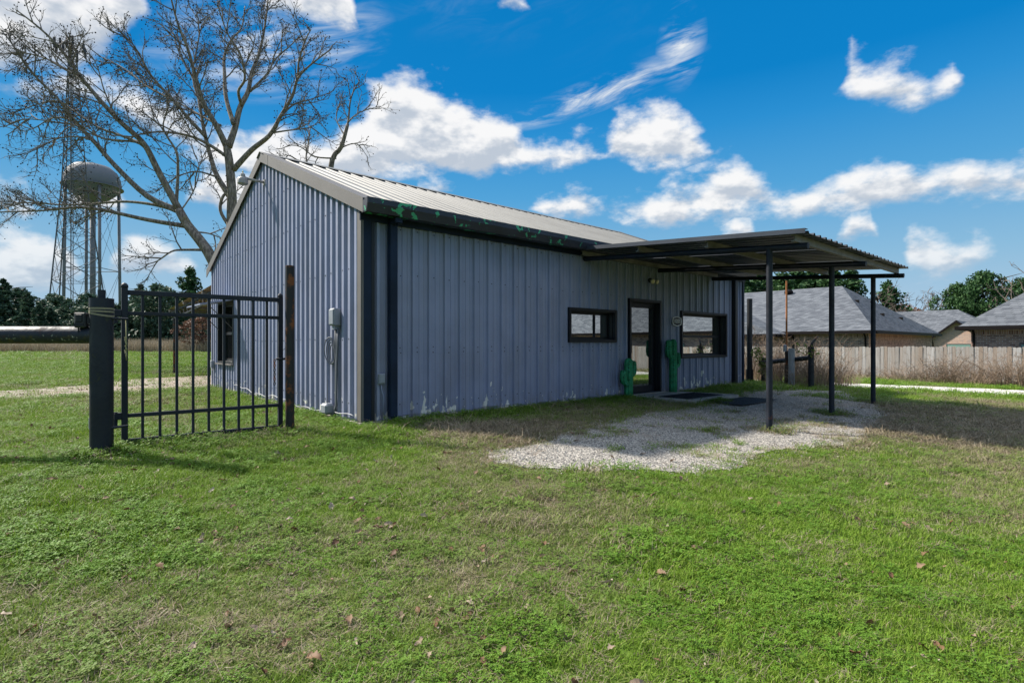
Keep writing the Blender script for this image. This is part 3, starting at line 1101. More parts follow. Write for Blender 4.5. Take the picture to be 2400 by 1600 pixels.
o = scr.build('wall_screws', M['dark'], bld)
o['kind'] = 'stuff'


def window(name, op, plane, meeting=None, depth=0.14, trimw=0.055):
    """frame proud of the wall, recessed reveal, sash bars, reflective panes. plane(a, h, z): h outward"""
    a0, a1, z0, z1 = op
    w = bpy.data.objects.new(name, None)
    COL.objects.link(w)
    w.parent = bld

    def bx(mb, A0, A1, H0, H1, Z0, Z1):
        p = [plane(a, h, z) for z in (Z0, Z1) for h in (H0, H1) for a in (A0, A1)]
        mb.add(p, [(0, 2, 3, 1), (4, 5, 7, 6), (0, 1, 5, 4), (1, 3, 7, 5), (3, 2, 6, 7), (2, 0, 4, 6)])
        return mb
    t = trimw
    for args in ((a0 - t, a0, -.02, .062, z0 - t, z1 + t), (a1, a1 + t, -.02, .062, z0 - t, z1 + t), (a0, a1, -.02, .060, z1, z1 + t), (a0, a1, -.02, .060, z0 - t, z0)):
        bx(MB(), *args).build('trim_board', M['frame'], w)
    for args in ((a0, a0 + .014, -depth, -.02, z0, z1), (a1 - .014, a1, -depth, -.02, z0, z1), (a0 + .014, a1 - .014, -depth, -.02, z1 - .014, z1), (a0 + .014, a1 - .014, -depth, -.02, z0, z0 + .014)):
        bx(MB(), *args).build('reveal', M['dark'], w)
    s = 0.05
    i0, i1, j0, j1 = a0 + .014, a1 - .014, z0 + .014, z1 - .014
    for args in ((i0, i0 + s, -depth - .03, -depth + .01, j0, j1), (i1 - s, i1, -depth - .03, -depth + .01, j0, j1), (i0 + s, i1 - s, -depth - .03, -depth + .008, j1 - s, j1), (i0 + s, i1 - s, -depth - .03, -depth + .008, j0, j0 + s)):
        bx(MB(), *args).build('sash', M['frame'], w)
    zs = [j0 + s, j1 - s]
    if meeting:
        bx(MB(), i0 + s, i1 - s, -depth - .03, -depth + .012, meeting - .035, meeting + .035).build('meeting_rail', M['frame'], w)
        zs = [j0 + s, meeting - .035, meeting + .035, j1 - s]
    for q in range(0, len(zs), 2):
        mb = MB()
        bx(mb, i0 + s, i1 - s, -depth - .022, -depth - .012, zs[q], zs[q + 1])
        mb.build('pane', M['glass'], w)
    return w


FP = lambda a, h, z: (a, -h, z)
GP = lambda a, h, z: (-h, a, z)
window('window', WIN_S, FP)
window('window', WIN_L, FP, 1.385)
window('window', WIN_G, GP, 1.45, 0.10)
# interior lining so the rooms behind the glass stay closed
MB().box(.3, 11.7, .35, 8.7, .04, 3.0).build('interior_core', M['interior'], bld)

# glass door
dr = bpy.data.objects.new('door', None)
COL.objects.link(dr)
dr.parent = bld
a0, a1, z0, z1 = DOOR
for args in ((a0 - .06, a0, -.062, .02, .0, z1 + .06), (a1, a1 + .06, -.062, .02, .0, z1 + .06), (a0, a1, -.060, .02, z1, z1 + .06)):
    MB().box(*args).build('door_frame', M['frame'], dr)
for args in ((a0, a0 + .016, .02, .14, .02, z1), (a1 - .016, a1, .02, .14, .02, z1), (a0 + .016, a1 - .016, .02, .14, z1 - .016, z1)):
    MB().box(*args).build('jamb', M['dark'], dr)
MB().box(a0 - .02, a1 + .02, -.06, .16, -.05, .045).build('threshold', M['steel'], dr)
l0, l1 = a0 + .016, a1 - .016
for args in ((l0, l0 + .085, .085, .13, .05, z1 - .02), (l1 - .085, l1, .085, .13, .05, z1 - .02), (l0 + .085, l1 - .085, .087, .13, z1 - .13, z1 - .02), (l0 + .085, l1 - .085, .087, .13, .05, .20)):
    MB().bbox(*args, .004).build('door_stile', M['frame'], dr)
MB().box(l0 + .085, l1 - .085, .104, .114, .20, z1 - .13).build('pane', M['glass'], dr)
hx = l0 + .075
MB().tube([(hx, .085, .96), (hx, .02, .96), (hx + .005, .012, .98), (hx + .005, .012, 1.20), (hx, .02, 1.22), (hx, .085, 1.22)], .012, 8).build('pull_handle', M['dark'], dr, True)

# gable window flap propped open
fl = bpy.data.objects.new('window_flap', None)
COL.objects.link(fl)
fl.parent = bld
MB().prism([(-.05, 2.28), (-.76, 2.13), (-.76, 2.095), (-.05, 2.245)], lambda p, e: (p[0], (6.80, 8.30)[e], p[1])).build('flap_sheet', M['wall'], fl)
for y in (6.86, 8.22):
    MB().tube([(-.05, y, 1.55), (-.60, y, 2.13)], .010, 6).build('stay_rod', M['steel'], fl)
MB().box(-.12, -.04, 6.78, 8.32, .66, .685).build('sill', M['taupe'], bld)

# boxes, conduits and cables on the walls
ub = MB().bbox(-.15, -.036, .66, .84, 1.47, 1.74, .012)
ub.bbox(-.165, -.148, .67, .83, 1.49, 1.72, .006)
ub.build('meter_box', M['grey_box'], bld)
MB().box(-.12, -.04, .70, .80, 1.41, 1.47).build('meter_box_hub', M['grey_box'], bld)
MB().bbox(-.13, -.036, 8.98 - .33, 8.98 - .13, .55, .74, .01).build('junction_box', M['grey_box'], bld)
for q, (y, r_) in enumerate(((.70, .016), (.745, .011), (.78, .013))):
    pth = [(-.07, y, 1.43), (-.075, y + .02 * q, 1.15), (-.07, .74 + .018 * q, .9), (-.08, .73 + .02 * q, .5), (-.07, .76 + .015 * q, .22), (-.09, .86 + .02 * q, .03), (-.12, .95 + .03 * q, -.03)]
    MB().tube(pth, r_, 6).build('cable', M['cable'], bld, True)
for q in range(4):
    cc = MB().torus((-.075 - .008 * q, .90 + .012 * q, 1.02 + .014 * q), .10 + .012 * q, .007, (1, .15 * q, .1), 18, 5)
    for i, v in enumerate(cc.v):
        cc.v[i] = (v[0], .9 + (v[1] - .9) * .75, 1.03 + (v[2] - 1.03) * 1.55)
    cc.build('cable_coil', M['cable'], bld, True)
sb = MB().bbox(-.20, -.05, .86, 1.08, .07, .24, .03)
sb.build('splice_box', M['grey_box'], bld)
MB().tube([(-.13, .95, .24), (-.13, .95, .62)], .006, 6).build('ground_rod', M['cable'], bld)
pts = [(-.085, y, .10 + .03 * math.sin(y * 2.3) + .02 * math.sin(y * 7.1) + max(0, y - 2.6) * .02) for y in np.linspace(.1, 6.6, 60)]
MB().tube(pts, .006, 5).build('wall_cable', M['pale_cable'], bld, True)
pts = [(x, -.075, .075 + .014 * math.sin(x * 3.1) + .01 * math.sin(x * 9)) for x in np.linspace(.55, 6.0, 60)]
MB().tube(pts, .005, 5).build('wall_cable', M['cable'], bld, True)
ob = MB().bbox(.225, .335, -.085, -.034, .58, .74, .01)
ob.bbox(.238, .322, -.095, -.083, .60, .72, .004)
ob.build('outlet_box', M['grey_box'], bld)
MB().tube([(.28, -.055, .58), (.28, -.055, .5), (.31, -.06, .42), (.315, -.06, .06)], .012, 6).build('conduit', M['wall'], bld, True)

# ------------------------------------------------------------------ things fixed to or standing at the building
W_ = lambda t, s, z=0.0: (*local(t, s), z)

gl = empty('gable_floodlight', W_(-.035, 4.42, 4.55), YAW, 'grey yard floodlight on an arm below the gable peak', 'light')
gl.scale = (.62, .62, .62)
MB().bbox(-.05, .0, -.10, .10, -.09, .09, .01).build('mounting_plate', M['lamp'], gl)
MB().tube([(-.02, 0, 0), (-.30, .03, .01), (-.62, .06, .05)], [.045, .04, .045], 8).build('arm', M['lamp'], gl, True)
lh = MB().lathe([(.02, .16), (.07, .12), (.085, .02), (.14, -.02), (.165, -.06), (.165, -.20), (.12, -.23)], 16, (-.68, .065, .04))
lh.build('lamp_head', M['lamp'], gl, True, 40)
MB().lathe([(.02, 0), (.025, .05), (.01, .07)], 8, (-.68, .065, .20)).build('photocell', M['bulb'], gl, True)

pl = empty('porch_light', W_(7.25, -.03, 2.68), YAW, 'double bulb floodlight on the wall above the glass door', 'light')
MB().lathe([(.06, 0), (.06, .03), (.03, .05)], 12).build('base_plate', M['dark'], pl)
pl.children[0].rotation_euler = (R(90), 0, 0)
for sgn, dx in ((-1, -.10), (1, .12)):
    hd = MB().lathe([(.018, 0), (.03, .04), (.055, .11), (.062, .125)], 14)
    h = hd.build('lamp_head', M['lamp'], pl, True)
    h.rotation_euler = (R(112), 0, R(12 * sgn - 10))
    h.location = (dx * .55, -.05, .0)
    bb = MB().lathe([(.056, .118), (.052, .135), (.02, .145)], 14)
    b_ = bb.build('bulb', M['bulb'], pl, True)
    b_.rotation_euler = h.rotation_euler
    b_.location = h.location

# address sign
sg = empty('address_sign', W_(8.35, -.062, 1.745), YAW, 'dark six-sided house number sign reading 10203', 'sign')
HEXA = [(-.19, -.085), (0, -.125), (.19, -.085), (.205, 0), (.19, .085), (0, .125), (-.19, .085), (-.205, 0)]
MB().prism(HEXA, lambda p, e: (p[0], (0, -.018)[e], p[1])).build('plate', M['frame'], sg)
bd = MB()
for i in range(8):
    (x0, y0), (x1, y1) = HEXA[i], HEXA[(i + 1) % 8]
    k = .88
    bd.add([(x0, -.0225, y0), (x1, -.0225, y1), (x1 * k, -.0225, y1 * k), (x0 * k, -.0225, y0 * k), (x0, -.018, y0), (x1, -.018, y1), (x1 * k, -.018, y1 * k), (x0 * k, -.018, y0 * k)],
           [(0, 1, 2, 3), (0, 4, 5, 1), (2, 6, 7, 3)])
bd.build('border', M['white'], sg)
tcv = bpy.data.curves.new('digits', 'FONT')
tcv.body = '10203'
tcv.size = .118
tcv.align_x = 'CENTER'
tcv.align_y = 'CENTER'
tcv.extrude = .002
tob = bpy.data.objects.new('digits_curve', tcv)
COL.objects.link(tob)
dg = bpy.context.evaluated_depsgraph_get()
tme = bpy.data.meshes.new_from_object(tob.evaluated_get(dg))
bpy.data.objects.remove(tob)
tme.materials.clear()
tme.materials.append(M['white'])
to = link('digits', tme, sg)
to.rotation_euler = (R(90), 0, 0)
to.scale = (.95, 1.15, 1)
to.location = (0, -.022, 0)


def cactus(t, s, h, arms, label):
    z = -.03
    c = empty('metal_cactus', W_(t, s, z), YAW, label, 'ornament', 'painted metal cacti by the door')
    r = .085
    k = np.linspace(0, 1, 9)
    MB().tube([(0, 0, h * q) for q in (0, .2, .4, .6, .8, .93, .98, 1.0)], [r, r, r, r, r, r * .95, r * .7, r * .2], 32, True, 8, .15).build('stem', M['cactus'], c, True)
    MB().box(-.11, .11, -.09, .09, -.02, .012).build('foot_plate', M['cactus'], c)
    for sgn, z0, z1, out_ in arms:
        ra = .062
        p = [(0, 0, z0), (sgn * out_ * .6, 0, z0 + .01), (sgn * out_ * .92, 0, z0 + .05), (sgn * out_, 0, z0 + .12)]
        p += [(sgn * out_, 0, z0 + .12 + (z1 - z0 - .12) * q) for q in (.3, .6, .85, .96, 1)]
        MB().tube(p, [ra * .9, ra, ra * 1.1, ra * 1.15, ra * 1.1, ra, ra * .95, ra * .65, ra * .2], 28, True, 7, .16).build('arm', M['cactus'], c, True)
    return c


cactus(6.20, -.20, .90, [(-1, .34, .64, .195), (1, .52, .84, .175)], 'short green metal cactus left of the glass door')
cactus(8.03, -.17, 1.33, [(-1, .90, 1.31, .20), (1, .66, 1.00, .205)], 'tall green metal cactus between door and big window')


def rubber_mat(name, t0, t1, s0, s1, z, m, label, n):
    c = empty(name, W_((t0 + t1) / 2, (s0 + s1) / 2, z), YAW, label, 'door mat')
    a, b = (t1 - t0) / 2, (s1 - s0) / 2
    MB().bbox(-a, a, -b, b, 0, .009, .003).build('mat_sheet', m, c)
    g = MB()
    for i in range(n):
        y = -b + .03 + (2 * b - .06) * i / (n - 1)
        g.box(-a + .02, a - .02, y - .006, y + .006, .008, .014)
    for i in range(int(n * a / b)):
        x = -a + .03 + (2 * a - .06) * i / (n * a / b - 1)
        g.box(x - .006, x + .006, -b + .02, b - .02, .0075, .0135)
    g.build('tread', m, c)


rubber_mat('door_mat', 6.72, 8.20, -1.36, -.62, .016, M['mat_black'], 'black rubber mat on the concrete pad', 9)
rubber_mat('scraper_mat', 7.05, 8.72, -2.35, -1.62, zgs(*local(7.9, -2.0)) + .022, M['mat_grey'], 'grey ribbed rubber mat lying on the gravel', 12)

# ------------------------------------------------------------------ porch canopy
cn = empty('porch_canopy', (CORNER[0], CORNER[1], 0), YAW, 'flat dark metal canopy on three steel posts over the door', 'canopy')
CZ0, CSL = 3.10, 0.073                          # roof underside at the wall, fall per metre outwards
cz = lambda y: CZ0 + CSL * y
CX0, CX1, CY1 = 4.62, 10.30, -4.42
period = 0.2975
nsh = 6
wsh = (CX1 - CX0) / nsh
for k in range(nsh):
    a0 = CX0 + k * wsh
    mb = MB()
    pp = wsh / 4
    pts = [(a0 + q * pp + a * pp, h) for q in range(4) for a, h in ((0, 0), (.30, 0), (.40, .034), (.56, .034), (.66, 0))] + [(a0 + wsh, 0)]
    lift = .003 * (k % 2)
    for (a, h), (b, g) in zip(pts[:-1], pts[1:]):
        mb.quad((a, CY1, cz(CY1) + h + lift), (b, CY1, cz(CY1) + g + lift), (b, -.05, cz(-.05) + g + lift), (a, -.05, cz(-.05) + h + lift))
    mb.build('roof_sheet', M['canopy'], cn)
MB().prism([(CX0 - .012, -.012), (CX0, -.012), (CX0, .050), (CX0 + .10, .050), (CX0 + .10, .058), (CX0 - .012, .058)], lambda p, e: (p[0], (CY1, -.10)[e], cz((CY1, -.10)[e]) + p[1])).build('edge_flashing', M['canopy'], cn)
for y in (-4.22, -2.85, -1.48, -.13):
    z = cz(y)
    c_ = MB()
    C = [(-.03, -.105), (.03, -.105), (.03, -.085), (-.016, -.085), (-.016, -.022), (.03, -.022), (.03, -.003), (-.03, -.003)]
    c_.prism(C, lambda p, e: ((CX0 + .10, CX1 - .06)[e], y + p[0], z + p[1]))
    c_.build('purlin', M['purlin'], cn)
for x in (4.90, 7.60, 10.15):
    MB().tube([(x, -.05, cz(-.05) - .155), (x, -4.36, cz(-4.36) - .155)], .048, 14).build('beam', M['pipe'], cn, True, 40)
    px, py = local(x, -3.80)
    p = MB().tube([(x, -3.80, zgs(px, py) - .3), (x, -3.80, cz(-3.80) - .16)], .047, 14)
    p.build('post', M['pipe'], cn, True, 40)

# ------------------------------------------------------------------ lean-to roof behind the building
ln = empty('lean_to', (CORNER[0], CORNER[1], 0), YAW, 'open lean-to with corrugated roof and truss behind the metal building', 'shelter')
lz = lambda y: 2.86 - .055 * (y - 9.05)
for k in range(8):
    x0 = .05 + k * .9
    mb = MB()
    pts = [(x0 + q * .3 + a, h) for q in range(3) for a, h in ((0, 0), (.16, 0), (.19, .025), (.23, .025), (.26, 0))] + [(x0 + .9, 0)]
    for (a, h), (b, g) in zip(pts[:-1], pts[1:]):
        mb.quad((a, 9.1, lz(9.1) + h), (b, 9.1, lz(9.1) + g), (b, 16.3, lz(16.3) + g), (a, 16.3, lz(16.3) + h))
    mb.build('roof_sheet', M['rustsheet'], ln)
for y in (9.3, 10.7, 12.1, 13.5, 14.9, 16.1):
    MB().box(.06, 7.2, y - .03, y + .03, lz(y) - .10, lz(y) - .004).build('purlin', M['purlin'], ln)
for x in (.16, 7.0):
    tr = MB()
    tr.beam((x, 9.1, lz(9.1) - .13), (x, 16.2, lz(16.2) - .13), .04, .04)
    tr.beam((x, 9.1, lz(9.1) - .38), (x, 16.2, lz(16.2) - .38), .04, .04)
    for i in range(24):
        y = 9.2 + i * .29
        up_ = i % 2
        tr.tube([(x, y, lz(y) - (.13 if up_ else .38)), (x, y + .29, lz(y) - (.38 if up_ else .13))], .012, 5)
    tr.build('truss', M['pipe'], ln)
    qx, qy = local(x, 15.6)
    MB().tube([(x, 15.6, zgs(qx, qy) - .3), (x, 15.6, lz(15.6) - .36)], .055, 10).build('post', M['rustpost'], ln, True, 40)

# ------------------------------------------------------------------ gate, posts and rail
hp = empty('hinge_post', (-4.48, 5.86, 0), 0, 'thick dark steel gate post with strap wound round it', 'post')
MB().tube([(0, 0, zgs(-4.48, 5.86) - .3), (0, 0, 1.46), (0, 0, 1.59)], .108, 28).build('pipe', M['post'], hp, True, 40)
MB().tube([(0, 0, 1.585), (0, 0, 1.682)], .112, 28).build('collar', M['pipe'], hp, True, 40)
MB().tube([(0, 0, 1.675), (0, 0, 1.775)], .037, 16).build('inner_pipe', M['pipe'], hp, True, 40)
for z, tl in ((1.560, 0), (1.53, -.004), (1.50, -.022)):
    st_ = MB()
    n = 28
    for i in range(n):
        a, b = 2 * math.pi * i / n, 2 * math.pi * (i + 1) / n
        q = [(.1125 * math.cos(t), .1125 * math.sin(t), z + tl * math.cos(t) + dz) for t, dz in ((a, 0), (b, 0), (b, .019), (a, .019))]
        st_.quad(*q)
    st_.build('strap', M['strap'], hp)
for z in (1.465, .27):
    h_ = MB().tube([(.10, 0, z), (.17, .16, z)], .014, 8)
    h_.build('hinge_pin', M['pipe'], hp)
MB().box(-.135, -.110, -.01, .02, .26, .38).build('hinge_plate', M['pale_cable'], hp)

rl = empty('pipe_rail_fence', (-9.3, 5.93, 0), 0, 'horizontal rusty dark pipe rail running left from the gate post', 'fence')
MB().tube([(-6, 0, 1.285), (4.76, -.05, 1.285)], .094, 28).build('rail', M['rail'], rl, True, 40)
for x in (0, -5.0):
    MB().tube([(x, 0, -.4), (x, 0, 1.22)], .10, 20).build('post', M['post'], rl, True, 40)

lp = empty('latch_post', (-3.02, 7.30, 0), 0, 'slim rust-streaked pipe post at the latch end of the gate', 'post')
MB().tube([(0, 0, -.4), (0, 0, 2.24)], .057, 20).build('pipe', M['rustpost'], lp, True, 40)
MB().tube([(0, 0, 2.235), (0, 0, 2.248)], .052, 20).build('cap', M['rustpost'], lp, True, 40)

GA, GB = Vector((-4.54, 6.29, 0)), Vector((-3.20, 7.41, 0))
gang = math.atan2(GB.y - GA.y, GB.x - GA.x)
GLN = (GB - GA).length
gt = empty('steel_gate', (GA.x, GA.y, 0), gang, 'black tube steel gate of nine bars standing in the lawn', 'gate')
for x, w, z1 in ((0, .062, 1.845), (GLN, .058, 1.825)):
    MB().bbox(x - w / 2, x + w / 2, -w / 2, w / 2, .012, z1, .004).build('stile', M['pipe'], gt)
    MB().lathe([(w * .55, 0), (w * .62, .012), (w * .55, .035), (w * .25, .055), (.002, .058)], 14, (x, 0, z1)).build('finial', M['pipe'], gt, True)
for z, h in ((1.79, .058), (1.545, .044), (.345, .044), (.045, .055)):
    MB().bbox(.031, GLN - .029, -.022, .022, z - h / 2, z + h / 2, .004).build('rail', M['pipe'], gt)
for k in range(9):
    x = GLN * (k + 1) / 10
    MB().box(x - .0145, x + .0145, -.0145, .0145, .072, 1.762).build('bar', M['pipe'], gt)
for z in (1.545, .345):
    h_ = MB().bbox(-.10, -.03, -.035, .035, z - .04, z + .04, .005)
    h_.tube([(-.085, 0, z - .12), (-.085, 0, z + .05)], .02, 8)
    h_.build('hinge', M['pipe'], gt)
la = MB().tube([(GLN - .06, -.03, .98), (GLN + .07, -.03, .98)], .016, 8)
la.build('latch_bolt', M['pipe'], gt, True)
ch = empty('latch_chain', (GA.x, GA.y, 0), gang, 'rusty chain hanging from the gate latch', 'chain')
for k in range(11):
    ln_ = MB().torus((GLN - .085, -.04, .955 - k * .031), .013, .0042, (1, 0, 0) if k % 2 else (0, 1, 0), 10, 5)
    for i, v in enumerate(ln_.v):
        zc = .955 - k * .031
        ln_.v[i] = (v[0], v[1], zc + (v[2] - zc) * 1.5)
    ln_.build('link', M['rustpost'], ch, True)
wv = MB().torus((GLN + .085, -.02, 1.16), .022, .004, (.3, 1, 0), 12, 5)
wv.tube([(GLN + .03, -.02, 1.10), (GLN + .06, -.025, 1.13), (GLN + .085, -.02, 1.14), (GLN + .13, 0, 1.18)], .004, 5)
wv.build('wire_tie', M['cable'], ch, True)

tcm = empty('trail_camera', (-4.48 - .17, 5.80, 1.36), R(12), 'small dark trail camera strapped to the gate post', 'camera')
MB().bbox(-.055, .055, -.045, .04, 0, .165, .012).build('body', M['plastic'], tcm)
MB().bbox(-.035, .03, -.056, -.044, .06, .145, .006).build('front_panel', M['dark'], tcm)
MB().box(-.045, .04, -.053, -.045, .02, .045).build('sensor', M['frame'], tcm)
MB().tube([(-.03, 0, .005), (-.03, 0, -.055)], .008, 6).build('antenna', M['dark'], tcm)
MB().box(.05, .09, -.02, .02, .05, .12).build('bracket', M['dark'], tcm)
rp = MB()
rx, ry = -4.33, 6.02
rp.tube([(rx, ry, 1.46), (rx + .004, ry, 1.25), (rx - .004, ry, 1.10)], .006, 6)
for k in range(9):
    rp.torus((rx + random.uniform(-.006, .006), ry, 1.25 - k * .024), .012, .005, (random.random(), random.random(), .3), 8, 4)
rp.tube([(rx, ry, 1.1), (rx + .004, ry, 1.0)], [.009, .003], 6)
prop(rp.build('knotted_rope', M['rope'], None, True), 'frayed knotted rope hanging from the upper gate hinge', 'rope')
# ------------------------------------------------------------------ wooden fence, pipe posts and brush on the right
def ray(u, v, Y):
    """point at depth Y along the sight line of a place in the photograph"""
    return Vector(((u - 1200) / 1258 * Y, Y, 1.19 + (805 - v) / 1258 * Y))


def tone_mesh(name, V, F, m, tone, smooth=False):
    me = bpy.data.meshes.new(name)
    me.from_pydata(V.tolist() if hasattr(V, 'tolist') else V, [], F.tolist() if hasattr(F, 'tolist') else F)
    me.materials.append(m)
    a = me.attributes.new('tone', 'FLOAT', 'FACE')
    a.data.foreach_set('value', np.asarray(tone, np.float32))
    if smooth:
        me.polygons.foreach_set('use_smooth', [True] * len(me.polygons))
    me.update()
    return me


fdir = np.array([-NX[0], -NX[1]])
F0 = np.array([16.75, 24.5])
fence_z = lambda x, y: zgs(x, y)
fn = empty('wooden_fence', (F0[0], F0[1], 0), math.atan2(fdir[1], fdir[0]), 'weathered cedar privacy fence of upright boards along the gravel lane', 'fence')
pick = []
for q in range(7):
    w = .137
    c0, c1 = random.uniform(.01, .03), random.uniform(.01, .03)
    h = 1.0
    mb = MB().prism([(-w / 2, 0), (w / 2, 0), (w / 2, h - c1), (w / 2 - c1, h), (-w / 2 + c0, h), (-w / 2, h - c0)], lambda p, e: (p[0], (-.009, .009)[e], p[1]))
    pick.append(mb.mesh('picket', M['picket']))
k = -11.0
while k < 30:
    x, y = F0 + fdir * k
    zb = zgs(x, y) - .05
    top = zgs(x, y) * .35 + 1.20 + .025 * math.sin(k * .55) + random.uniform(-.018, .018)
    o = link('picket', random.choice(pick), fn, (k, random.uniform(-.006, .006), zb))
    o.scale = (random.uniform(.96, 1.03), 1, top - zb)
    o.rotation_euler = (random.uniform(-.01, .01), random.uniform(-.006, .006), random.uniform(-.03, .03))
    k += .1425
for dz in (.25, .85, 1.35):
    for kk in np.arange(-11, 30, 2.4):
        za = zgs(*(F0 + fdir * kk)) + dz
        zb = zgs(*(F0 + fdir * (kk + 2.4))) + dz
        MB().beam((kk, .035, za), (kk + 2.4, .035, zb), .038, .09).build('rail', M['purlin'], fn)
for kk in np.arange(-11, 30, 2.4):
    zb = zgs(*(F0 + fdir * kk))
    MB().box(kk - .04, kk + .04, .055, .14, zb - .4, zb + 1.4).build('post', M['purlin'], fn)

GRP = 'old pipe posts beyond the canopy'


def pipe_post(u, v, Y, r, top_v, label, m, name='pipe_post', cat='post'):
    b = ray(u, v, Y)
    z = zgs(b.x, b.y)
    t = ray(u, top_v, Y).z
    o = empty(name, (b.x, b.y, 0), 0, label, cat)
    MB().tube([(0, 0, z - .3), (0, 0, t)], r, 18).build('pipe', m, o, True, 40)
    return o


o = pipe_post(1757, 895, 17.6, .085, 700, 'tall dark pipe post just past the far building corner', M['dark'])
MB().tube([(0, 0, zgs(o.location.x, o.location.y) - .2), (0, 0, .35)], .115, 18).build('sleeve', M['dark'], o, True, 40)
o = pipe_post(1789, 898, 17.2, .065, 838, 'short dark pipe post under the vine', M['rustpost'])
o = pipe_post(1843.5, 904, 16.0, .026, 658, 'thin orange rusty pole beside the grey-blue post', M['rustpole'], 'rusty_pole', 'pole')
MB().bbox(-.09, -.02, -.05, .03, .95, 1.16, .01).build('switch_box', M['grey_box'], o)
MB().bbox(-.04, .04, -.035, .035, -.3, .98, .01).build('lower_sleeve', M['rustpost'], o)
o = pipe_post(1855, 906, 15.8, .088, 816, 'stout blue-grey pipe post with an angled cap', M['grey_box'])
MB().tube([(.055, 0, 1.0), (.06, .02, 1.15)], .03, 10).build('hook', M['rustpost'], o)
o = pipe_post(1901, 909, 15.3, .078, 812, 'dark pipe post tangled in vines with bent top', M['post'])
MB().tube([(0, 0, 1.08), (.03, 0, 1.20), (.12, -.02, 1.33), (.20, -.03, 1.40)], [.045, .035, .028, .012], 10).build('bent_top', M['rustpost'], o, True)
a = ray(1901, 838, 15.3)
b = ray(1782, 850, 17.2)
rr = empty('pipe_rail', (a.x, a.y, a.z), 0, 'lichen-covered horizontal pipe between the old posts', 'rail')
MB().tube([(0, 0, 0), (b.x - a.x, b.y - a.y, b.z - a.z)], .068, 18).build('pipe', M['rail'], rr, True, 40)


def brush_mesh(seed, h, w, n, rad=.006, leaves=0):
    rs = random.Random(seed)
    mb = MB()
    tn = []
    for i in range(n):
        a = rs.uniform(0, 6.28)
        r = w * math.sqrt(rs.random()) * .6
        x, y = r * math.cos(a), r * math.sin(a)
        lean = rs.uniform(.1, .75)
        hh = h * rs.uniform(.45, 1.05)
        p = [(x, y, -.05)]
        cx, cy = math.cos(a + rs.uniform(-1, 1)), math.sin(a + rs.uniform(-1, 1))
        for q in (.35, .7, 1):
            p.append((x + cx * lean * hh * q * q + rs.uniform(-.03, .03), y + cy * lean * hh * q * q + rs.uniform(-.03, .03), hh * q * (1 - .18 * lean * q)))
        f0 = len(mb.f)
        mb.tube(p, [rad, rad * .8, rad * .6, rad * .3], 3, False)
        for t in range(5):
            s = rs.randint(1, 3)
            b0 = Vector(p[s])
            e = b0 + Vector((rs.uniform(-1, 1), rs.uniform(-1, 1), rs.uniform(-.1, .9))) * h * .17
            mb.tube([b0, (b0 + e) / 2 + Vector((rs.uniform(-.02, .02), rs.uniform(-.02, .02), .01)), e], [rad * .55, rad * .45, rad * .25], 3, False)
        tn += [rs.random()] * (len(mb.f) - f0)
    me = tone_mesh('stems', mb.v, mb.f, M['brush'], tn)
    return me


BR = [brush_mesh(5 + i, 1.0, .75, 70) for i in range(4)]


ORD = ['first', 'second', 'third', 'fourth', 'fifth', 'sixth', 'seventh', 'eighth', 'ninth', 'tenth', 'eleventh', 'twelfth', 'thirteenth', 'fourteenth', 'fifteenth', 'sixteenth', 'seventeenth', 'eighteenth', 'nineteenth', 'twentieth', 'twenty-first', 'twenty-second', 'twenty-third', 'twenty-fourth']


def bush(u, Y, h, w, label, group='dead brush along the wooden fence', v=None):
    x = (u - 1200) / 1258 * Y
    z = zgs(x, Y)
    o = empty('dead_bush', (x, Y, z), random.uniform(0, 6.28), label, 'bush', group)
    o.scale = (w, w, h)
    link('stems', random.choice(BR), o)
    return o


LBL = '%s clump from the left of leafless tan brush along the wooden fence'
for q, (u, Y, h, w) in enumerate(sorted(((2105, 22.6, .75, .9), (2165, 21.9, .95, 1.1), (2212, 21.3, 1.25, 1.2), (2240, 20.8, .95, 1.1), (2262, 20.5, 1.1, 1.2), (2300, 20.0, .8, 1.0), (2335, 19.6, .9, 1.1),
                   (2362, 19.3, 1.35, 1.3), (2392, 18.9, 1.15, 1.2), (2425, 18.6, 1.2, 1.2), (2480, 18.0, 1.1, 1.2), (2020, 23.8, .6, .9), (2060, 23.2, .5, .8), (2135, 22.0, .55, .9), (2190, 21.0, .6, 1.0), (2280, 19.7, .6, 1.0)))):
    bush(u, Y, h, w, LBL % ORD[q])
LBL2 = '%s clump from the left of tangled dead brush around the old pipe posts'
for q, (u, Y, h, w) in enumerate(sorted(((1752, 19.3, 2.0, 1.0), (1775, 19.0, 1.7, 1.0), (1800, 18.6, 1.5, 1.1), (1822, 18.0, 1.45, 1.0), (1842, 17.6, 1.4, 1.0), (1868, 17.2, 1.45, 1.0), (1890, 16.8, 1.55, 1.0), (1915, 16.5, 1.45, 1.0),
                   (1935, 17.2, 1.2, 1.0), (1962, 17.5, .95, .9), (1880, 15.7, .7, .8), (1925, 15.6, .75, .8), (1825, 16.3, .7, .8), (1765, 18.6, .8, .8), (1955, 16.6, .7, .8), (1990, 18.4, .5, .7)))):
    bush(u, Y, h, w, LBL2 % ORD[q], 'dead brush around the pipe posts')

# ------------------------------------------------------------------ foliage makers


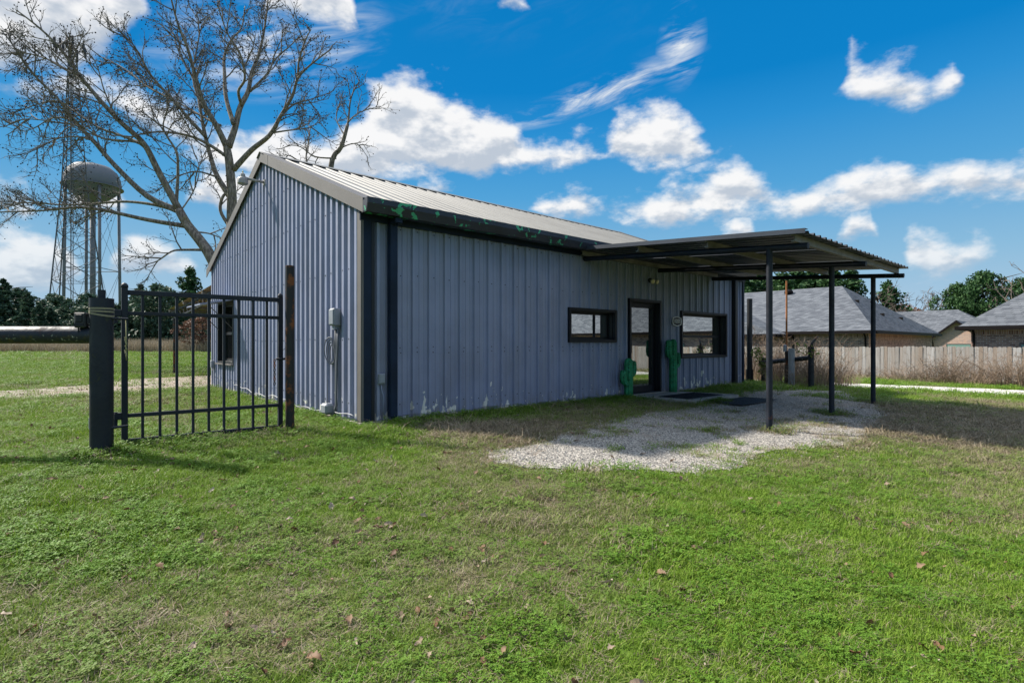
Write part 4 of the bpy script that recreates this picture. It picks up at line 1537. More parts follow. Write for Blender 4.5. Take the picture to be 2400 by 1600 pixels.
def leaf_cloud(centers, radii, per, size, seed, flat=1.0):
    """quads scattered in clumps; tone differs at random from clump to clump and leaf to leaf"""
    r = np.random.default_rng(seed)
    C = np.repeat(np.asarray(centers, float), per, 0)
    Rr = np.repeat(np.asarray(radii, float), per, 0)
    n = len(C)
    dv = r.normal(size=(n, 3))
    dv /= np.linalg.norm(dv, axis=1)[:, None]
    P = C + dv * (Rr * r.random(n) ** .45)[:, None] * np.array([1, 1, flat])
    a = r.normal(size=(n, 3))
    a /= np.linalg.norm(a, axis=1)[:, None]
    b = np.cross(a, r.normal(size=(n, 3)))
    b /= np.linalg.norm(b, axis=1)[:, None] + 1e-9
    s = size * (.6 + .8 * r.random(n))[:, None]
    V = np.concatenate([P - a * s - b * s * .35, P + a * s * .2 - b * s * .55, P + a * s + b * s * .1, P - a * s * .1 + b * s * .6], 1).reshape(-1, 3)
    F = np.arange(n * 4).reshape(n, 4)
    ct = np.repeat(r.random(len(centers)), per)
    return V, F, np.clip(.55 * ct + .5 * r.random(n) - .05, 0, 1)


def crown_points(kind, h, w, n, seed):
    r = np.random.default_rng(seed)
    out = []
    rad = []
    while len(out) < n:
        t = r.random()
        a = r.random() * 6.283
        if kind == 'cone':
            z = h * (.10 + .90 * t)
            e = w * (1 - t) ** .75 * (.75 + .45 * math.sin(a * 2 + seed) * math.sin(t * 9 + seed))
            q = math.sqrt(r.random())
            rr_ = w * .17 * (1.15 - t)
        elif kind == 'round':
            z = h * (.22 + .76 * t)
            e = w * math.sqrt(max(.02, 1 - (2 * t - .95) ** 2)) * (.8 + .35 * math.sin(a * 3 + seed) * math.cos(t * 7 + seed * 2))
            q = r.random() ** .4
            rr_ = w * .155
        else:           # pine: tiers on a visible trunk
            z = h * (.38 + .62 * (round(t * 6) / 6 + r.normal() * .05))
            tt = (z / h - .38) / .62
            e = w * max(.02, 1.02 - tt) ** .6 * (.7 + .5 * math.sin(a * 3 + round(t * 6) * 2.1 + seed))
            q = r.random() ** .6
            rr_ = w * .17
        out.append((e * q * math.cos(a), e * q * math.sin(a), z))
        rad.append(rr_ * (.7 + .6 * r.random()))
    return out, rad


def tree_proto(kind, h, w, n, per, size, seed, m):
    C, rd = crown_points(kind, h, w, n, seed)
    V, F, tn = leaf_cloud(C, rd, per, size, seed, .6 if kind == 'pine' else .85)
    crown = tone_mesh('crown', V, F, m, tn)
    tk = MB()
    tk.tube([(0, 0, -.5), (.05, 0, h * .3), (-.05, .05, h * .65), (0, 0, h * .95)], [h * .022, h * .018, h * .012, h * .003], 8)
    rs = random.Random(seed)
    for i in range(9 if kind != 'cone' else 5):
        z = h * rs.uniform(.3, .85)
        a = rs.uniform(0, 6.28)
        L_ = w * rs.uniform(.5, .9)
        tk.tube([(0, 0, z), (L_ * .5 * math.cos(a), L_ * .5 * math.sin(a), z + L_ * .2), (L_ * math.cos(a), L_ * math.sin(a), z + L_ * .3)], [h * .008, h * .006, h * .002], 5, False)
    return crown, tk.mesh('trunk', M['trunk'], True)


def vine(spots, per, size, seed, label):
    c0 = Vector(spots[0][0])
    V, F, tn = leaf_cloud([tuple(Vector(p) - c0) for p, r_ in spots], [r_ for p, r_ in spots], per, size, seed)
    o = empty('vine', tuple(c0), 0, label, 'vine')
    link('leaves', tone_mesh('leaves', V, F, M['vine'], tn), o)['kind'] = 'stuff'
    st = MB()
    rs = random.Random(seed)
    for p, r_ in spots:
        a = Vector(p) - c0
        for k in range(5):
            b = a + Vector((rs.uniform(-1, 1), rs.uniform(-1, 1), rs.uniform(-.6, 1))) * r_
            st.tube([a - Vector((0, 0, r_)), (a + b) / 2 + Vector((rs.uniform(-.05, .05), 0, .03)), b], .006, 3, False)
    st.build('stems', M['brush'], o)['kind'] = 'stuff'


vine([(tuple(ray(1783, 842, 17.1)), .24), (tuple(ray(1772, 826, 17.1)), .18), (tuple(ray(1793, 856, 17.0)), .20), (tuple(ray(1788, 868, 17.0)), .15)], 60, .045, 3, 'yellow-green leafy vine over the short pipe post')
vine([(tuple(ray(1905, 826, 15.2)), .16), (tuple(ray(1890, 818, 15.3)), .18), (tuple(ray(1868, 815, 15.6)), .16)], 26, .035, 4, 'sparse vine hanging from the bent-topped post')

PROTO = {
    'cedarA': tree_proto('cone', 10, 2.6, 190, 30, .20, 3, M['evergreen']),
    'cedarB': tree_proto('cone', 10, 3.4, 210, 30, .21, 8, M['evergreen']),
    'oak': tree_proto('round', 10, 4.2, 210, 32, .22, 5, M['evergreen']),
    'oakB': tree_proto('round', 10, 3.6, 180, 32, .22, 12, M['evergreen']),
    'pineA': tree_proto('pine', 10, 3.0, 150, 34, .17, 6, M['pine']),
    'pineB': tree_proto('pine', 10, 3.8, 190, 34, .17, 9, M['pine']),
    'roundpine': tree_proto('round', 10, 4.6, 330, 34, .16, 21, M['pine']),
    'russet': tree_proto('round', 10, 4.4, 120, 26, .20, 17, M['russet']),
}


def tree(proto, u, top_v, Y, label, group=None, name='tree', wide=1.0, zoff=0.0):
    p = ray(u, top_v, Y)
    z = zgs(p.x, p.y) + zoff
    h = (p.z - z) / 10
    o = empty(name, (p.x, p.y, z), random.uniform(0, 6.28), label, 'tree', group)
    o.scale = (h * wide, h * wide, h)
    link('trunk', PROTO[proto][1], o)
    link('crown', PROTO[proto][0], o)
    return o


LT = '%s dark evergreen from the left in the tree line across the field'
GT = 'tree line across the field'
for q, (u, pr, tv, Y, w) in enumerate(sorted((a[1], a[0], *a[2:]) for a in (('cedarB', 8, 655, 66, 1.35), ('oakB', 42, 676, 72, 1.2), ('cedarB', 66, 688, 64, 1.3), ('oak', 100, 708, 80, 1.1), ('cedarA', 92, 715, 62, 1.6),
                        ('oak', 128, 690, 92, 1.0), ('oak', 150, 722, 74, 1.3), ('cedarB', 118, 722, 66, 1.5), ('cedarB', 178, 712, 70, 1.6), ('oakB', 208, 688, 76, 1.1), ('oakB', 205, 735, 62, 1.5),
                        ('oak', 240, 700, 68, 1.2), ('cedarA', 262, 712, 72, 1.5), ('cedarB', 286, 706, 66, 1.4), ('oak', 338, 700, 70, 1.2), ('cedarB', 312, 686, 84, 1.4), ('cedarA', 330, 668, 90, 1.6),
                        ('oak', 372, 668, 66, 1.2), ('oakB', 398, 690, 76, 1.3), ('oak', 430, 700, 74, 1.4), ('oakB', 462, 706, 82, 1.3), ('oak', 482, 700, 78, 1.5)))):
    tree(pr, u, tv, Y, LT % ORD[q], GT, 'evergreen_tree', w)
tree('pineA', 446, 640, 72, 'single pine rising above the lean-to roof', None, 'pine_tree', 1.1)
tree('russet', 474, 742, 52, 'low russet-leaved tree beyond the lean-to', None, 'russet_tree', 1.7)
GP_ = 'pines behind the big brick house'
for q, (u, pr, tv, Y, w) in enumerate(sorted((a[1], a[0], *a[2:]) for a in (('pineA', 1745, 650, 64, 1.5), ('pineB', 1785, 640, 70, 1.3), ('pineB', 1830, 652, 62, 1.2), ('pineA', 1868, 646, 66, 1.5), ('pineB', 1905, 638, 68, 1.2), ('pineB', 1950, 640, 64, 1.2), ('pineA', 1995, 646, 60, 1.3), ('oak', 1770, 668, 76, 1.4), ('oak', 1880, 670, 78, 1.4)))):
    tree(pr, u, tv, Y, '%s pine from the left behind the big brick house' % ORD[q], GP_, 'pine_tree', w)
tree('pineB', 2078, 672, 58, 'thin grey-green pine right of the big house ridge', None, 'pine_tree', 1.0)
tree('roundpine', 2305, 640, 54, 'broad dark green pine behind the right-hand roofs', None, 'pine_tree', .82)
tree('roundpine', 2243, 668, 56, 'lower bushy pine left of the broad pine', None, 'pine_tree', .72)
tree('roundpine', 2398, 655, 56, 'dark green pine at the right edge behind the nearest roof', None, 'pine_tree', .75)
for u, tv, Y, lb in ((2085, 712, 70, 'brown brushy tree low beside the big house roof'), (2150, 724, 72, 'brown brushy tree low behind the middle roof'), (2350, 735, 66, 'brown brushy tree at the foot of the broad pine')):
    tree('russet', u, tv, Y, lb, 'brown scrub behind the houses', 'russet_tree', 1.8)


# low undergrowth that closes the foot of the far tree line
_r = np.random.default_rng(77)
_n = 420
_y = _r.uniform(63, 82, _n)
_x = _r.uniform(-1.02, -.40, _n) * _y
_c = np.column_stack([_x, _y, zg(_x, _y) + _r.uniform(.3, 2.3, _n)])
_V, _F, _t = leaf_cloud(_c, _r.uniform(.6, 1.3, _n), 26, .20, 78)
prop(link('undergrowth', tone_mesh('undergrowth', _V, _F, M['evergreen'], _t)), 'dark undergrowth at the foot of the far tree line', kind='stuff')


# ------------------------------------------------------------------ bare trees
def wander(rs, p, d, L_, n, jit, up):
    pts = [Vector(p)]
    d = d.normalized()
    for i in range(n):
        d = (d + Vector((rs.gauss(0, jit), rs.gauss(0, jit), rs.gauss(0, jit) + up))).normalized()
        pts.append(pts[-1] + d * (L_ / n))
    return pts


def sprout(rs, path, r0, r1, level, lens, twigs, seeds, rads, dens, upb):
    """side shoots along a path, recursively"""
    seg = [(path[i + 1] - path[i]).length for i in range(len(path) - 1)]
    tot = sum(seg)
    n = max(2, int(tot * dens[level]))
    for k in range(n):
        t = (k + rs.random()) / n
        t = .18 + .82 * t
        s = t * tot
        i = 0
        while i < len(seg) - 1 and s > seg[i]:
            s -= seg[i]
            i += 1
        p = path[i].lerp(path[i + 1], min(1, s / max(seg[i], 1e-6)))
        tan = (path[i + 1] - path[i]).normalized()
        ax = tan.orthogonal().normalized()
        ax.rotate(Matrix.Rotation(rs.uniform(0, 6.283), 3, tan))
        ang = R(rs.uniform(28, 62))
        d = tan * math.cos(ang) + ax * math.sin(ang)
        L_ = lens[level] * rs.uniform(.5, 1.15) * (1.15 - .6 * t)
        ra = rads[level] * rs.uniform(.75, 1.1)
        ch_ = wander(rs, p, d, L_, 5 if level == 0 else (4 if level == 1 else 2), .13, upb)
        m = len(ch_)
        twigs.tube(ch_, [ra * (1 - .72 * j / (m - 1)) for j in range(m)], 5 if level == 0 else (4 if level == 1 else 3), False)
        if level + 1 < len(lens):
            sprout(rs, ch_, ra, ra * .3, level + 1, lens, twigs, seeds, rads, dens, upb)
        else:
            if rs.random() < .48:
                seeds.append(ch_[-1] + Vector((rs.uniform(-.03, .03), rs.uniform(-.03, .03), -.05)))
            if rs.random() < .10:
                seeds.append(ch_[1] + Vector((rs.uniform(-.05, .05), rs.uniform(-.05, .05), -.06)))


def seed_mesh(seeds, r, rs):
    mb = MB()
    for s in seeds:
        q = r * rs.uniform(.7, 1.25)
        mb.add([s + Vector(v) * q for v in ((1, 0, 0), (-1, 0, 0), (0, 1, 0), (0, -1, 0), (0, 0, 1), (0, 0, -1))],
               [(0, 2, 4), (2, 1, 4), (1, 3, 4), (3, 0, 4), (2, 0, 5), (1, 2, 5), (3, 1, 5), (0, 3, 5)])
    return mb


def bare_tree(base, limbs, label, seed, lens, rads, dens, Y0, seed_r=.032, upb=.05):
    """limbs: list of (points in the photo, start radius, end radius, depth offset at the tip)"""
    rs = random.Random(seed)
    zb = zgs(base[0], base[1])
    o = empty('bare_tree', (base[0], base[1], zb), 0, label, 'tree')
    org = Vector((base[0], base[1], zb))
    tw = MB()
    seeds = []
    for q, (pts, r0, r1, dep) in enumerate(limbs):
        n = len(pts)
        W3 = []
        for i, p in enumerate(pts):
            if len(p) == 3:
                W3.append(Vector(p))
            else:
                W3.append(ray(p[0] / 2.613, p[1] / 2.613, Y0 + dep[0] + (dep[1] - dep[0]) * i / (n - 1)))
        # smooth the traced points a little
        fine = []
        for i in range(n - 1):
            a_, b_, c_, d_ = W3[max(i - 1, 0)], W3[i], W3[i + 1], W3[min(i + 2, n - 1)]
            for k in range(4):
                t = k / 4
                fine.append(.5 * ((2 * b_) + (c_ - a_) * t + (2 * a_ - 5 * b_ + 4 * c_ - d_) * t * t + (3 * b_ - a_ - 3 * c_ + d_) * t ** 3))
        fine.append(W3[-1])
        fine = [p - org for p in fine]
        m = len(fine)
        rad = [r0 + (r1 - r0) * (i / (m - 1)) ** .8 for i in range(m)]
        MB().tube(fine, rad, 10 if r0 > .12 else 7).build('trunk' if q == 0 else 'branch', M['bark'], o, True)
        if len(pts[0]) != 3 or q > 0:
            sprout(rs, fine[m // 6:], r0, r1, 0, lens, tw, seeds, rads, dens, upb)
    t = tw.build('twigs', M['twig'], o)
    t['kind'] = 'stuff'
    s = seed_mesh(seeds, seed_r, rs).build('seed_balls', M['seed'], o)
    s['kind'] = 'stuff'
    return o, len(tw.f), len(seeds)


Y1 = 26.0
b1 = ray(1420 / 2.613, 700, Y1)
g1 = zgs(b1.x, b1.y)
T1 = [
    ([(b1.x, b1.y, g1 - .3), (b1.x, b1.y, 3.0), tuple(ray(1420 / 2.613, 1400 / 2.613, Y1)), tuple(ray(1420 / 2.613, 1200 / 2.613, Y1)), tuple(ray(1405 / 2.613, 1000 / 2.613, Y1)), tuple(ray(1388 / 2.613, 900 / 2.613, Y1))], .33, .17, (0, 0)),
    ([(1388, 900), (1330, 780), (1250, 640), (1200, 480), (1150, 300), (1090, 150), (1040, -40)], .16, .03, (0, -2)),
    ([(1400, 900), (1440, 780), (1470, 660), (1520, 560), (1540, 450), (1580, 350), (1610, 230), (1630, 100), (1645, -40)], .17, .03, (0, 1.5)),
    ([(1432, 760), (1385, 600), (1375, 450), (1375, 340), (1420, 240), (1480, 170), (1500, 40)], .12, .025, (0, 3)),
    ([(1430, 1040), (1540, 920), (1650, 830), (1720, 710), (1790, 590), (1825, 480), (1900, 400), (2030, 300)], .14, .025, (0, -1.5)),
    ([(1825, 480), (1832, 370), (1870, 250), (1905, 180)], .06, .02, (-1, -2)),
    ([(1720, 710), (1800, 640), (1900, 610), (2020, 570)], .06, .015, (-.8, 1)),
    ([(1390, 960), (1270, 880), (1150, 830), (1000, 808), (870, 820), (760, 850)], .09, .02, (0, -2.5)),
    ([(1405, 1200), (1330, 1080), (1290, 960), (1250, 800), (1225, 660), (1190, 500), (1100, 330), (1060, 200)], .15, .025, (0, 3)),
    ([(1262, 840), (1150, 720), (1050, 600), (930, 470), (850, 330), (790, 250), (640, 165)], .10, .018, (1, -1)),
    ([(1050, 610), (900, 530), (760, 420), (610, 345)], .06, .015, (0, 2.5)),
    ([(1400, 1380), (1350, 1290), (1362, 1210), (1400, 1170)], .09, .06, (0, 0)),
    ([(1480, 650), (1460, 560), (1500, 480), (1470, 330), (1390, 200), (1330, 20)], .08, .02, (0, -3)),
    ([(1530, 560), (1640, 450), (1680, 370), (1790, 270), (1850, 200)], .07, .018, (.5, 2.5)),
    ([(1350, 770), (1250, 720), (1130, 650), (980, 570), (860, 500)], .07, .015, (0, 3)),
    ([(1660, 815), (1760, 800), (1900, 780), (1960, 730)], .05, .012, (-.5, .5)),
    ([(1330, 1085), (1200, 1050), (1060, 1080), (960, 1040)], .05, .012, (.3, -1)),
    ([(1240, 660), (1180, 470), (1220, 200), (1180, 60)], .06, .015, (1.5, 3.0)),
]
r1_ = bare_tree((b1.x, b1.y), T1, 'tall bare tree with dark seed balls rising behind the gable', 3, [2.0, 1.0, .50], [.036, .018, .0105], [2.2, 4.8, 7.5], Y1, .034)
b2 = ray(1500 / 2.613, 700, 25.0)
g2 = zgs(b2.x, b2.y)
T2 = [
    ([(b2.x, b2.y, g2 - .3), (b2.x - .3, b2.y, 2.4), tuple(ray(1300 / 2.613, 1590 / 2.613, 25)), tuple(ray(1230 / 2.613, 1480 / 2.613, 25)), tuple(ray(1150 / 2.613, 1380 / 2.613, 25)), tuple(ray(1095 / 2.613, 1285 / 2.613, 25))], .30, .19, (0, 0)),
    ([(1100, 1290), (970, 1050), (880, 880), (740, 750), (600, 600), (470, 440), (370, 300), (250, 180), (110, 70)], .17, .025, (0, -3)),
    ([(1090, 1290), (900, 1200), (700, 1010), (560, 850), (450, 740), (350, 600), (200, 450), (60, 250), (0, 180)], .15, .025, (0, 1)),
    ([(1145, 1385), (900, 1345), (650, 1290), (480, 1270), (250, 1290), (-40, 1300)], .12, .025, (0, -2)),
    ([(1080, 1290), (950, 1255), (780, 1235), (600, 1245), (400, 1255), (150, 1240), (20, 1260)], .09, .02, (0, 2)),
    ([(1080, 1240), (1090, 1050), (1080, 930), (1020, 830), (1000, 760), (1040, 620)], .08, .02, (0, -1)),
    ([(870, 880), (740, 830), (600, 780), (480, 700), (350, 620), (230, 640), (60, 700)], .07, .015, (-.6, 2)),
    ([(900, 920), (830, 870), (640, 850), (500, 780), (350, 750), (150, 730), (20, 780)], .06, .014, (-.5, -3)),
    ([(700, 1010), (560, 860), (400, 840), (280, 880), (150, 940)], .05, .012, (.4, -1)),
    ([(450, 740), (330, 720), (200, 790), (120, 800)], .045, .012, (.6, 2)),
    ([(1180, 1420), (1280, 1430), (1380, 1470)], .05, .02, (0, .6)),
    ([(1240, 1530), (1120, 1530), (1050, 1540), (960, 1600), (880, 1620)], .07, .015, (0, -1.5)),
    ([(600, 600), (480, 480), (330, 380), (180, 330), (40, 320)], .05, .012, (-1, 1.0)),
    ([(1100, 1300), (1180, 1180), (1220, 1050), (1200, 950)], .04, .012, (0, 1.0)),
    ([(720, 740), (640, 560), (600, 420), (560, 340)], .04, .012, (-1, -2.0)),
]
r2_ = bare_tree((b2.x, b2.y), T2, 'bare tree leaning far left with long spreading limbs', 4, [1.95, .95, .48], [.034, .0175, .0102], [2.3, 4.8, 7.5], 25.0, .034)
b3 = ray(1990 / 2.613, 700, 28.0)
g3 = zgs(b3.x, b3.y)
T3 = [
    ([(b3.x, b3.y, g3 - .3), (b3.x, b3.y, 3.5), tuple(ray(2020 / 2.613, 1060 / 2.613, 28)), tuple(ray(2090 / 2.613, 900 / 2.613, 28)), tuple(ray(2130 / 2.613, 760 / 2.613, 28))], .22, .08, (0, 0)),
    ([(2090, 900), (2130, 760), (2150, 600), (2205, 490)], .08, .02, (0, 0)),
    ([(2130, 750), (2200, 690), (2330, 650)], .05, .012, (0, .8)),
    ([(2060, 970), (1930, 960), (1840, 900), (1760, 890)], .05, .012, (0, -.8)),
    ([(2080, 910), (2180, 880), (2250, 960)], .04, .012, (0, .5)),
    ([(1990, 1080), (1880, 1000), (1890, 860), (1900, 780)], .07, .014, (0, 1.2)),
    ([(2110, 830), (2060, 730), (2080, 640)], .04, .012, (0, 1.0)),
    ([(1960, 1090), (1790, 960), (1690, 960)], .04, .012, (0, -1.0)),
]
bare_tree((b3.x, b3.y), T3, 'slender bare tree showing just above the roof ridge', 5, [1.5, .75, .42], [.030, .017, .0105], [2.3, 5.0, 7.5], 28.0, .030)
# small bare trees behind the houses


def far_bare(u, top_v, Y, label, seed, group=None):
    p = ray(u, top_v, Y)
    z = zgs(p.x, p.y)
    h = p.z - z
    rs = random.Random(seed)
    o = empty('bare_tree', (p.x, p.y, z), rs.uniform(0, 6), label, 'tree', group)
    tk = MB()
    path = wander(rs, (0, 0, -.3), Vector((0, 0, 1)), h * .55, 5, .08, .1)
    tk.tube(path, [h * .018, h * .016, h * .013, h * .011, h * .009, h * .006], 7)
    tk.build('trunk', M['bareTwig'], o, True)
    tw = MB()
    sd = []
    for i in range(11):
        d = Vector((rs.gauss(0, .6), rs.gauss(0, .6), 1))
        pp_ = path[rs.randint(2, 5)]
        b_ = wander(rs, pp_, d, (h - pp_.z) * rs.uniform(.85, 1.1), 6, .12, .02)
        tw.tube(b_, [h * .0075 * (1 - .13 * j) for j in range(7)], 4, False)
        sprout(rs, b_, .1, .02, 0, [h * .22, h * .11, h * .06], tw, sd, [h * .0055, h * .0034, h * .0024], [7 / h, 16 / h, 24 / h], .03)
    c_ = tw.build('twigs', M['bareTwig'], o)
    c_['kind'] = 'stuff'
    return o


GB_ = 'bare trees behind the houses'
for i, (u, tv, Y, lb) in enumerate(((2050, 668, 56, 'pale bare tree just right of the big house ridge'), (2105, 688, 60, 'small bare tree above the dark roof slope'), (2140, 694, 66, 'thin bare tree between the two roofs'),
                                    (2178, 680, 62, 'spreading bare tree behind the middle roof'), (2212, 672, 64, 'bare tree touching the left side of the pines'), (2395, 618, 50, 'large bare tree rising above the pines at the right edge'), (2345, 700, 70, 'bare tree showing through the pines'))):
    far_bare(u, tv, Y, lb, 40 + i, GB_)

# ------------------------------------------------------------------ houses
def hip_roof(parent, x0, x1, y0, y1, ez, rise, ins0, ins1, ov=.4, along='y'):
    """hip roof over a box; ridge along y (or x); ins0/ins1: how far the hips run in"""
    X0, X1, Y0_, Y1_ = x0 - ov, x1 + ov, y0 - ov, y1 + ov
    if along == 'y':
        A = ((X0 + X1) / 2, Y0_ + ins0, ez + rise)
        B = ((X0 + X1) / 2, Y1_ - ins1, ez + rise)
    else:
        A = (X0 + ins0, (Y0_ + Y1_) / 2, ez + rise)
        B = (X1 - ins1, (Y0_ + Y1_) / 2, ez + rise)
    a, b, c, d = (X0, Y0_, ez), (X1, Y0_, ez), (X1, Y1_, ez), (X0, Y1_, ez)
    faces = [(a, b, A), (b, c, B, A), (c, d, B), (d, a, A, B)] if along == 'y' else [(a, b, B, A), (b, c, B), (c, d, A, B), (d, a, A)]
    dn = lambda p: (p[0], p[1], p[2] - .05)
    for f in faces:
        n = len(f)
        MB().add(list(f) + [dn(p) for p in f], [tuple(range(n)), tuple(reversed(range(n, 2 * n)))] + [(i, (i + 1) % n, n + (i + 1) % n, n + i) for i in range(n)]).build('roof_slope', M['shingle'], parent)
    g = .012
    for f in ((X0 - g, X1 + g, Y0_ - .09 - g, Y0_ + .0), (X0 - g, X1 + g, Y1_, Y1_ + .09 + g)):
        MB().box(f[0], f[1], f[2], f[3], ez - .15, ez + .012).build('gutter', M['fascia'], parent)
    for f in ((X0 - .09 - g, X0, Y0_ + .001, Y1_ - .001), (X1, X1 + .09 + g, Y0_ + .001, Y1_ - .001)):
        MB().box(f[0], f[1], f[2], f[3], ez - .15, ez + .012).build('gutter', M['fascia'], parent)
    MB().box(X0 + .003, X1 - .003, Y0_ + .003, Y1_ - .003, ez - .10, ez - .06).build('soffit', M['fascia'], parent)
    return A, B


def house_window(parent, axis_, at_, c, z, w, h):
    """axis_ 'x': on a wall of constant x; recessed teal screen with frame"""
    f = bpy.data.objects.new('window', None)
    COL.objects.link(f)
    f.parent = parent
    def bx(u0, u1, z0, z1, d0, d1, nm, m):
        (MB().box(at_ + d0, at_ + d1, u0, u1, z0, z1) if axis_ == 'x' else MB().box(u0, u1, at_ + d0, at_ + d1, z0, z1)).build(nm, m, f)
    bx(c - w / 2, c + w / 2, z - h / 2, z + h / 2, -.02, .01, 'pane', M['teal'])
    for u0, u1, z0, z1 in ((c - w / 2 - .06, c - w / 2, z - h / 2 - .06, z + h / 2 + .06), (c + w / 2, c + w / 2 + .06, z - h / 2 - .06, z + h / 2 + .06), (c - w / 2, c + w / 2, z + h / 2, z + h / 2 + .06), (c - w / 2, c + w / 2, z - h / 2 - .06, z - h / 2)):
        bx(u0, u1, z0, z1, -.04, .02, 'frame', M['taupe'])


def downspout(parent, x, y, z0, z1):
    MB().tube([(x - .35, y - .02, z1), (x - .33, y, z1 - .12), (x - .06, y, z1 - .32), (x - .05, y, z1 - .45), (x - .05, y, z0)], .045, 8).build('downspout', M['fascia'], parent, True)


GZ_ = -.55
hA = empty('brick_house', (18.6, 28.0, GZ_), YAW, 'big brick house with long grey hip roof behind the wooden fence', 'house')
ez = 1.86 - GZ_
for nm, m, z0, z1, e in (('wall', M['brick'], -.3, ez - .34, 0), ('soldier_course', M['soldier'], ez - .34, ez - .10, .004)):
    MB().box(0 - e, 14.2 + e, 0 - e, 21 + e, z0, z1).build(nm, m, hA)
hip_roof(hA, 0, 14.2, 0, 21, ez, 3.1, 3.8, 3.8)
MB().box(-1.7, -.006, 4.2, 12.4, -.3, ez - .22).build('wing_wall', M['brick'], hA)
wing = bpy.data.objects.new('wing_roof', None)
COL.objects.link(wing)
wing.parent = hA
hip_roof(wing, -1.7, 4.6, 4.2, 12.4, ez - .15, 1.75, 0.8, .8, .4, 'x')
house_window(hA, 'x', 0, 2.35, .98 - GZ_ - .35, 1.0, .75)
downspout(hA, -.02, .12, 0, ez)
downspout(hA, .0, 3.7, 0, ez)
for (x, y) in ((7.2, 6.4), (6.2, 11.5)):
    z = ez + 3.1 - abs(7.1 - x) * .41
    v_ = MB().lathe([(.12, 0), (.12, .2), (.26, .26), (.28, .38), (.2, .5), (.05, .54)], 12, (x - 1.0, y, z - .55))
    v_.build('roof_vent', M['fascia'], hA, True, 40)
for (x, y) in ((6.0, .9), (9.5, .75), (8.2, 2.0), (4.8, 1.9)):
    MB().box(x - .12, x + .12, y - .1, y + .1, ez + (y + .4) / 3.8 * 3.1 - .12, ez + (y + .4) / 3.8 * 3.1 + .10).build('roof_vent', M['fascia'], hA)

hC = empty('brick_house', (20.1, 23.5, -.5), YAW, 'nearest brick house with steep grey roof at the right edge', 'house')
ez = 1.93 + .5
for nm, m, z0, z1, e in (('wall', M['brick'], -.3, ez - .34, 0), ('soldier_course', M['soldier'], ez - .34, ez - .10, .004)):
    MB().box(0 - e, 12 + e, -27 - e, 0 + e, z0, z1).build(nm, m, hC)
hip_roof(hC, 0, 12, -27, 0, ez, 4.7, 6.2, 6.2)
house_window(hC, 'x', 0, -2.15, 1.15, 1.1, 1.0)
house_window(hC, 'x', 0, -8.2, 1.15, 1.3, 1.0)
house_window(hC, 'x', 0, -13.6, 1.15, 1.3, 1.0)
downspout(hC, -.02, -.10, 0, ez)

pB = ray(2243, 805, 44)
hB = empty('brick_house', (pB.x, pB.y, -.7), YAW, 'farther brick house with small gable between the two nearer roofs', 'house')
ez = 1.62 + .7
gw, gp = 1.62, 1.34
MB().box(3.2, 13, -2.6, 12, -.3, ez - .1).build('wall', M['brick_pale'], hB)
hip_roof(hB, 3.2, 13, -2.6, 12, ez, 2.75, 4.2, 4.2)
# small brick gable facing the lane
MB().prism([(-gw, -.3), (gw, -.3), (gw, ez), (0, ez + gp), (-gw, ez)], lambda p, e: ((0, 3.3)[e], p[0], p[1])).build('gable_wall', M['brick_pale'], hB)
for sgn in (-1, 1):
    q = gw + .35
    MB().prism([(sgn * q, ez - .30), (0, ez + gp + .03), (0, ez + gp + .14), (sgn * q, ez - .19)], lambda p, e: ((-.30, 5.6)[e], p[0], p[1])).build('gable_roof', M['shingle'], hB)
    MB().prism([(sgn * (q + .01), ez - .36), (0, ez + gp - .06), (0, ez + gp + .15), (sgn * (q + .01), ez - .18)], lambda p, e: ((-.34, -.302)[e], p[0], p[1])).build('barge_board', M['fascia'], hB)
house_window(hB, 'x', 0, -.1, 1.45, 1.5, .75)
downspout(hB, 0.0, gw - .05, 0, ez - .1)

# ------------------------------------------------------------------ water tower and lattice mast
YW = 140
pt = ray(217.5, 440, YW)
wt = empty('water_tower', (pt.x, pt.y, zgs(pt.x, pt.y)), .35, 'pale grey water tower tank on legs behind the lattice mast', 'water tower')
zt = pt.z - wt.location.z
wt.scale = (.84, .84, 1)
prof = [(.6, -4.2), (2.2, -3.7), (4.2, -2.7), (6.0, -1.3), (7.1, 0), (7.35, 1.2), (7.1, 2.6), (6.3, 4.2), (4.8, 5.4), (2.6, 5.9), (.3, 6.0)]
MB().lathe(prof, 40, (0, 0, zt)).build('tank', M['tank'], wt, True)
MB().lathe([(7.0, .0), (7.9, .0), (7.9, .18), (7.15, .18)], 40, (0, 0, zt)).build('catwalk', M['tank'], wt)
for k in range(4):
    a = k * math.pi / 2 + .55
    x, y = 6.7 * math.cos(a), 6.7 * math.sin(a)
    MB().tube([(x * 1.08, y * 1.08, 0), (x, y, zt + .6)], .42, 12).build('leg', M['tank'], wt, True)
MB().tube([(0, 0, 0), (0, 0, zt - 3.8)], .75, 16).build('riser', M['tank'], wt, True)
rod = MB()
for z0, z1 in ((0, zt * .48), (zt * .48, zt * .94)):
    for k in range(4):
        a, b = k * math.pi / 2 + .55, (k + 1) * math.pi / 2 + .55
        P_ = lambda t, z: (6.95 * math.cos(t), 6.95 * math.sin(t), z)
        rod.tube([P_(a, z0), P_(b, z1)], .05, 4, False)
        rod.tube([P_(b, z0), P_(a, z1)], .05, 4, False)
        rod.tube([P_(a, z1), P_(b, z1)], .10, 5, False)
o = rod.build('tie_rods', M['tank'], wt)
o['kind'] = 'stuff'

YL = 110
pl_ = ray(168, 700, YL)
lm = empty('lattice_mast', (pl_.x, pl_.y, zgs(pl_.x, pl_.y)), .25, 'tall three-legged lattice mast with antenna panels at its top', 'mast')
top = ray(172, 112, YL).z - lm.location.z


